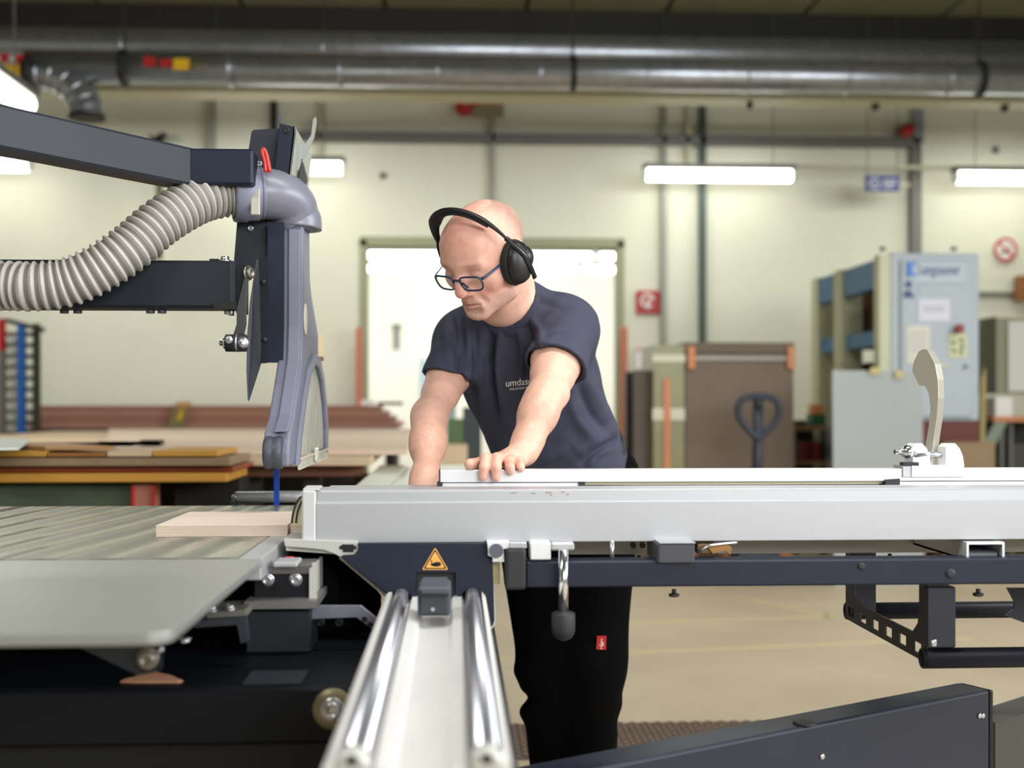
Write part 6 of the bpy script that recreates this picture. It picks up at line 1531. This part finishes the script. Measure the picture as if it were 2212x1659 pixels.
for pts, a, w in (
    ([(1068, 706), (1062, 760), (1066, 830), (1080, 920)], -0.015, 7), ([(1082, 706), (1080, 760), (1082, 830), (1096, 920)], 0.010, 11),
    ([(1045, 700), (1038, 770), (1040, 850), (1056, 940)], 0.006, 12), ([(1010, 690), (1016, 760), (1010, 850), (1030, 930)], 0.006, 10), ([(996, 690), (1000, 760), (998, 840)], -0.008, 6), ([(1026, 700), (1026, 770), (1024, 850), (1044, 940)], -0.006, 7),
    ([(975, 680), (985, 740), (992, 800)], -0.005, 6), ([(962, 690), (965, 740), (975, 800)], 0.004, 8),
    ([(1130, 690), (1150, 740), (1152, 800)], -0.007, 7), ([(1118, 700), (1130, 760), (1126, 830)], 0.006, 9), ([(1146, 680), (1168, 720), (1166, 760)], 0.005, 8), ([(1140, 700), (1140, 780), (1125, 860)], -0.004, 7),
    ([(1160, 636), (1185, 646), (1215, 650)], 0.004, 5), ([(1150, 650), (1185, 660), (1230, 672)], -0.003, 6), ([(1168, 700), (1200, 678), (1240, 672)], 0.003, 7),
    ([(1262, 800), (1290, 860), (1330, 930)], 0.005, 12), ([(1250, 830), (1275, 890), (1325, 950)], -0.006, 9), ([(1228, 850), (1250, 910), (1300, 960)], 0.005, 12), ([(1282, 790), (1300, 830), (1320, 880)], -0.004, 8),
    ([(1340, 948), (1300, 968), (1260, 1000)], -0.008, 7), ([(1335, 925), (1290, 950), (1240, 985)], 0.006, 12), ([(1315, 970), (1285, 985), (1268, 1008)], 0.006, 6), ([(1230, 960), (1190, 985), (1160, 1005)], 0.004, 12),
    ([(1180, 720), (1215, 715), (1250, 730)], -0.002, 8), ([(1170, 745), (1215, 722), (1268, 760)], 0.0025, 8), ([(930, 770), (955, 765), (985, 780)], 0.002, 8), ([(940, 740), (960, 738), (985, 750)], -0.002, 7)):
    fold(pts, a, w)
cr = rng.normal(size=3)
disp += 0.0012 * np.sin(Vs[:, 0] * 70 + 3 * np.sin(Vs[:, 2] * 31)) * np.sin(Vs[:, 2] * 57 + 2 * np.sin(Vs[:, 0] * 43))
Vs = Vs + nrm_ * (disp * vis)[:, None]
Vs = relax(Vs, Qs, 1, 0.4)
# the skin under the cloth stays clear of it
ii = [np.clip(np.searchsorted(a, V[:, k]), 0, len(a) - 1) for k, a in enumerate((S.xs, S.ys, S.zs))]
inb = np.all([(V[:, k] > a[0]) & (V[:, k] < a[-1]) for k, a in enumerate((S.xs, S.ys, S.zs))], axis=0)
fs_ = np.where(inb, S.f[ii[0], ii[1], ii[2]], 1.0)
Vb = V - normals(V, Q) * (0.011 * np.clip(-fs_ / 0.005, 0, 1))[:, None]
body.data.vertices.foreach_set('co', (Vb - np.array(ORG[man.name])).astype(np.float32).ravel()); body.data.update()
shirt = np_mesh('t_shirt', Vs, Qs, M_shirt, man)
# ribbed collar
def cone_d(p, a, b, ra, rb):
    ba = b - a; L2 = float(ba @ ba); pa = p - a; h = np.clip((pa @ ba) / L2, 0, 1)
    return np.linalg.norm(pa - h[..., None] * ba, axis=-1) - (ra + (rb - ra) * h)
sl_ = S.sl(neck_b - 0.16, neck_b + 0.16, 0)
K = Field(S.xs[sl_[0]], S.ys[sl_[1]], S.zs[sl_[2]])
pk = K.pts((slice(None),) * 3)
na, nb_ = neck_b + nd * 0.0, neck_b + nd * 0.13
K.f = np.maximum(np.maximum(f_before[sl_] - 0.0035, -cone_d(pk, na, nb_, 0.0605, 0.0735)), cone_d(pk, na - nd * 0.02, nb_, 0.074, 0.090)).astype(np.float32)
Vk, Qk = K.mesh(); Vk = relax(Vk, Qk, 4, 0.5)
np_mesh('collar', Vk, Qk, mat('collar_navy', (62, 63, 79), 0.9, bump=0.3, bscale=700, spec=0.2), man)
# sleeve hems
# ---- trousers
M_tr = mat('trouser_black', (5, 5, 6), 0.9, bump=0.15, bscale=500, spec=0.08)
T = Field(axis(0.06, 0.50, 0.006), axis(2.72, 3.2, 0.006), axis(0.04, 1.05, 0.006))
T.ell(hip + spine * 0.0, (0.168, 0.130, 0.15), TR, k=0.04, m=0.05)
for s, (a, b, c) in enumerate(((hipL, knL, anL), (hipR, knR, anR))):
    T.cone(a, b, 0.100, 0.080, 0.04, m=0.05); T.cone(b, c, 0.078, 0.064, 0.03, m=0.05)
    T.cone(c + np.array([0, 0, 0.03]), c + np.array([0, -0.01, -0.03]), 0.068, 0.075, 0.02)
def cutz(p): return -(p[..., 2] - (0.985 + 0.0 * p[..., 0]))
S2 = (hip + spine * 0.075)
T.op(lambda p: -((p - S2) @ spine), np.array([0, 2.6, 0.9]), np.array([0.6, 3.3, 1.1]), 0.0, 'sub', m=0.02)
Vt, Qt = T.mesh()
Vt = relax(Vt, Qt, 2, 0.5)
nt_ = normals(Vt, Qt); pt = proj(Vt)
lw_ = np.clip((1190 - pt[:, 0]) / 60, 0, 1); rw_ = 1 - lw_
dt_ = lw_ * (0.006 * np.exp(-((pt[:, 1] - 1450) / 18) ** 2) + 0.012 * np.exp(-((pt[:, 1] - 1540) / 20) ** 2) - 0.014 * np.exp(-((pt[:, 1] - 1508) / 12) ** 2)) + rw_ * (0.004 * np.exp(-((pt[:, 1] - 1400) / 40) ** 2) + 0.004 * np.exp(-((pt[:, 1] - 1520) / 20) ** 2) - 0.004 * np.exp(-((pt[:, 1] - 1560) / 20) ** 2)) 
Vt = Vt + nt_ * dt_[:, None]
np_mesh('trousers', Vt, Qt, M_tr, man)
# belt
bc = S2 - spine * 0.012
ring = [Vector(bc + tl * (0.162 * math.cos(a)) + tf_ * (0.127 * math.sin(a))) for a in np.linspace(0, 2 * PI, 56, endpoint=False)]
MB().sweep(ring, 0.018, 12, closed=True, flat=(0.35, 1.1), upv=tuple(spine)).build('belt', mat('belt_black', (30, 31, 34), 0.6), man)
for a in (2.6,):
    p = bc + tl * (0.168 * math.cos(a)) - tf_ * (-0.133 * math.sin(a))
    MB().bar(Vector(p - spine * 0.024), Vector(p + spine * 0.024), 0.012, 0.006, up=tuple(p - bc)).build('belt_loop', M_tr, man)
# shoes
for c in (anL, anR):
    p = c + np.array([-0.06, -0.10, -0.062])
    f_ = Field(axis(p[0] - 0.12, p[0] + 0.14, 0.007), axis(p[1] - 0.18, p[1] + 0.22, 0.007), axis(0.0, 0.16, 0.006))
    f_.cone((c[0] + 0.01, c[1] + 0.03, 0.05), (c[0] - 0.06, c[1] - 0.13, 0.045), 0.045, 0.044, 0.02); f_.cone((c[0], c[1], 0.10), (c[0], c[1], 0.05), 0.05, 0.048, 0.02)
    f_.op(lambda q: q[..., 2] - 0.004, np.array([-9, -9, -1]), np.array([9, 9, 0.004]), 0.0, 'sub', m=0.01)
    v_, q_ = f_.mesh(); np_mesh('shoe', v_, q_, mat('shoe_black', (22, 22, 24), 0.6), man)
# red label on the trouser leg and the lettering on the shirt
def surf_depth(VV, x, y, rad=9):
    pp_ = proj(VV); m = (np.abs(pp_[:, 0] - x) < rad) & (np.abs(pp_[:, 1] - y) < rad)
    return VV[m][:, 1].min() if m.any() else 2.8
Yl_ = surf_depth(Vt, 1298, 1390) - 0.003
lb = [(1290, 1375), (1310, 1375), (1309, 1404), (1288, 1403)]
lab = MB().prism([at(x, y, Yl_) for x, y in lb], (0, 0.010, 0)).build('red_label', mat('label_red', (190, 24, 32), 0.6), man)
lg = mat('label_thread', (214, 186, 170), 0.6)
mb = MB().cyl(at(1299, 1391, Yl_ - 0.0006), at(1299, 1391, Yl_), 0.0062, 20)
mb.prism([at(x, y, Yl_ - 0.0012) for x, y in ((1298, 1380), (1301, 1380), (1300, 1390), (1298, 1390))], (0, 0.0005, 0))
mb.prism([at(x, y, Yl_ - 0.0008) for x, y in ((1298, 1396), (1300, 1396), (1300, 1400), (1302, 1402), (1295, 1402), (1298, 1400))], (0, 0.0005, 0)).build('label_emblem', lg, lab)
MB().prism([at(x, y, Yl_ - 0.0010) for x, y in ((1295, 1389), (1297, 1389), (1297, 1392), (1302, 1392), (1302, 1389), (1303, 1389), (1303, 1394), (1295, 1394))], (0, 0.0003, 0)).build('emblem_gap', mat('label_red', (190, 24, 32), 0.6), lab)
M_let = mat('print_white', (248, 248, 250), 0.7)
def shirt_text(name, s, x, y, size, sx=1.0):
    o = text(name, s, size, M_let, man, Matrix.Translation(ORG[man.name]), 0.0003, align='LEFT', sx=sx)
    org = np.array(ORG[man.name]); n = len(o.data.vertices)
    co = np.zeros(n * 3, np.float32); o.data.vertices.foreach_get('co', co); co = co.reshape(-1, 3)
    front = nrm_[:, 1] < 0.1
    Vf = Vs[front]; pf = proj(Vf)
    W_ = np.zeros((n, 3))
    for i in range(n):
        qx, qy = x + co[i, 0] * 1000, y - co[i, 1] * 1000 - 0.10 * co[i, 0] * 1000
        d2 = (pf[:, 0] - qx) ** 2 + (pf[:, 1] - qy) ** 2
        k = np.argpartition(d2, 12)[:12]
        k = k[Vf[k, 1] < Vf[k, 1].min() + 0.02]
        wk = 1 / (d2[k] + 4)
        W_[i] = at(qx, qy, (Vf[k, 1] * wk).sum() / wk.sum() - 0.003 - max(0, co[i, 2]))
    o.data.vertices.foreach_set('co', (W_ - org).astype(np.float32).ravel()); o.data.update()
    return o
shirt_text('print', 'umdasch', 1092, 829, 0.0215, 0.88)
shirt_text('print', 'THE STORE MAKERS', 1100, 841.5, 0.0068, 0.95)

# ---- glasses
gl = thing('glasses', tuple(H.v((0, 0.1, -0.02))), 'blue framed glasses on the face of the man', 'glasses')
M_gf = mat('glasses_blue', (10, 40, 72), 0.35)
def lens_outline(s, n=40, grow=0.0):
    out = []
    for k in range(n):
        a = 2 * PI * k / n; c, q = math.cos(a), math.sin(a)
        ex = 0.55
        x = (0.0255 + grow) * math.copysign(abs(c) ** ex, c); z = (0.0165 + grow) * math.copysign(abs(q) ** ex, q)
        if z < 0: x *= 1 - 0.13 * (-z / 0.0165)
        X = 0.0345 + x
        F_ = 0.111 - 0.007 * (X / 0.06) ** 2
        out.append(H.v((s * X, F_ + 0.003 * z / 0.0165, -0.010 + z)))
    return out
M_glass = bpy.data.materials.new('lens_glass'); M_glass.use_nodes = True
nt = M_glass.node_tree; N = nt.nodes; L_ = nt.links
tr_ = N.new('ShaderNodeBsdfTransparent'); tr_.inputs[0].default_value = (0.97, 0.98, 0.98, 1); gs = N.new('ShaderNodeBsdfGlossy'); gs.inputs['Roughness'].default_value = 0.02
lw_ = N.new('ShaderNodeLayerWeight'); lw_.inputs[0].default_value = 0.12; fr_ = N.new('ShaderNodeMath'); fr_.operation = 'MULTIPLY_ADD'; fr_.inputs[1].default_value = 0.35; fr_.inputs[2].default_value = 0.03; L_.new(lw_.outputs['Facing'], fr_.inputs[0]); mx = N.new('ShaderNodeMixShader')
L_.new(fr_.outputs[0], mx.inputs[0]); L_.new(tr_.outputs[0], mx.inputs[1]); L_.new(gs.outputs[0], mx.inputs[2]); L_.new(mx.outputs[0], N['Material Output'].inputs[0])
fwd = H.v((0, 1, 0)) - H.v((0, 0, 0))
for s in (-1, 1):
    MB().sweep(lens_outline(s), 0.0019, 8, closed=True, flat=(1, 1.2)).build('rim', M_gf, gl)
    MB().prism(lens_outline(s, grow=-0.001), fwd * 0.0012).build('lens', M_glass, gl)
    MB().sweep(smoothpath([H.v((s * 0.0585, 0.103, -0.001)), H.v((s * 0.065, 0.098, 0.001)), H.v((s * 0.0725, 0.060, 0.005)), H.v((s * 0.079, 0.02, 0.010)), H.v((s * 0.080, -0.012, 0.014)), H.v((s * 0.079, -0.035, 0.002))], 30), 0.0021, 8, flat=(0.7, 1.5)).build('temple', M_gf, gl)
    MB().sweep([H.v((s * 0.012, 0.110, -0.008)), H.v((s * 0.0155, 0.106, -0.015)), H.v((s * 0.0175, 0.102, -0.022))], 0.0022, 8).build('nose_pad', M_gf, gl)
MB().sweep(smoothpath([H.v((-0.0095, 0.111, -0.004)), H.v((0, 0.1135, -0.001)), H.v((0.0095, 0.111, -0.004))], 10), 0.0021, 8).build('bridge', M_gf, gl)

# ---- headphones
hp = thing('headphones', tuple(H.v((0, 0, -0.05))), 'black over-ear headphones on the head of the man', 'headphones')
M_hb = mat('headphone_black', (17, 17, 19), 0.42, spec=0.5)
M_hg = mat('headphone_gloss', (14, 14, 16), 0.25)
M_hs = mat('headphone_soft', (22, 22, 24), 0.75, bump=0.1, bscale=300)
band = []
for k in range(61):
    t = PI * k / 60
    hgt = 0.151; a = D2R(27)
    x = 0.099 * math.cos(t) * (1 - 0.06 * math.sin(t)); h_ = hgt * (math.sin(t) ** 0.75)
    band.append(H.v((x, 0.006 + h_ * math.sin(a) * 0.86, -0.006 + 0.075 * 0 + h_ * math.cos(a) * 1.02)))
def hcup(s):
    """stacked oval sections from the cushion to the outer shell"""
    Rr = math.radians(18)
    def ring(x, a, b, cy=0.0, cz=0.0, n=44):
        out = []
        for k in range(n):
            t = 2 * PI * k / n
            y0, z0 = a * math.cos(t), b * math.sin(t)
            out.append(H.v((s * x, cy + y0 * math.cos(Rr) - z0 * math.sin(Rr), cz + y0 * math.sin(Rr) + z0 * math.cos(Rr))))
        return out
    def stack(name, secs, m):
        mb = MB(); R = [[mb.bm.verts.new(p) for p in ring(*q)] for q in secs]
        for a, b in zip(R, R[1:]):
            for k in range(len(a)):
                f = mb.bm.faces.new((a[k], a[(k + 1) % len(a)], b[(k + 1) % len(a)], b[k])); f.smooth = True
        mb.bm.faces.new(R[0]); mb.bm.faces.new(R[-1][::-1])
        return mb.build(name, m, hp)
    y, z = (0.015, -0.006) if s > 0 else (-0.014, -0.008)
    stack('ear_cushion', [(0.070, 0.033, 0.042, y, z), (0.074, 0.038, 0.047, y, z), (0.083, 0.039, 0.048, y, z), (0.089, 0.037, 0.046, y, z)], M_hs)
    stack('ear_cup', [(0.0885, 0.035, 0.044, y, z), (0.092, 0.036, 0.045, y, z), (0.100, 0.033, 0.042, y, z), (0.107, 0.026, 0.034, y, z - 0.003), (0.111, 0.015, 0.022, y, z - 0.004), (0.112, 0.003, 0.005, y, z - 0.005)], M_hb)
    MB().sphere(H.v((s * 0.088, y - 0.016, z + 0.004)), 0.028, seg=28).build('cup_lobe', M_hb, hp)
    # stem crossing the shell
    MB().sweep(smoothpath([band[7] if s > 0 else band[53], H.v((s * 0.111, 0.018, 0.016)), H.v((s * 0.114, 0.008, -0.020)), H.v((s * 0.110, -0.002, -0.048))], 30), 0.0046, 10, flat=(0.7, 1.3)).build('stem', M_hg, hp)
hcup(1); hcup(-1)
rr = [0.005 + 0.0095 * min(1, math.sin(PI * k / 60) * 1.35) ** 2 for k in range(61)]
MB().sweep(band[5:56], rr[5:56], 16, flat=(1.0, 0.42), upv=tuple(H.R[2])).build('headband', M_hb, hp)
pad = [Vector(H.v((0, 0.006, -0.006))) + (p - H.v((0, 0.006, -0.006))) * 0.965 for p in band[14:47]]
MB().sweep(pad, [r * 0.92 for r in rr[14:47]], 14, flat=(1.0, 0.40), upv=tuple(H.R[2])).build('headband_pad', M_hs, hp)
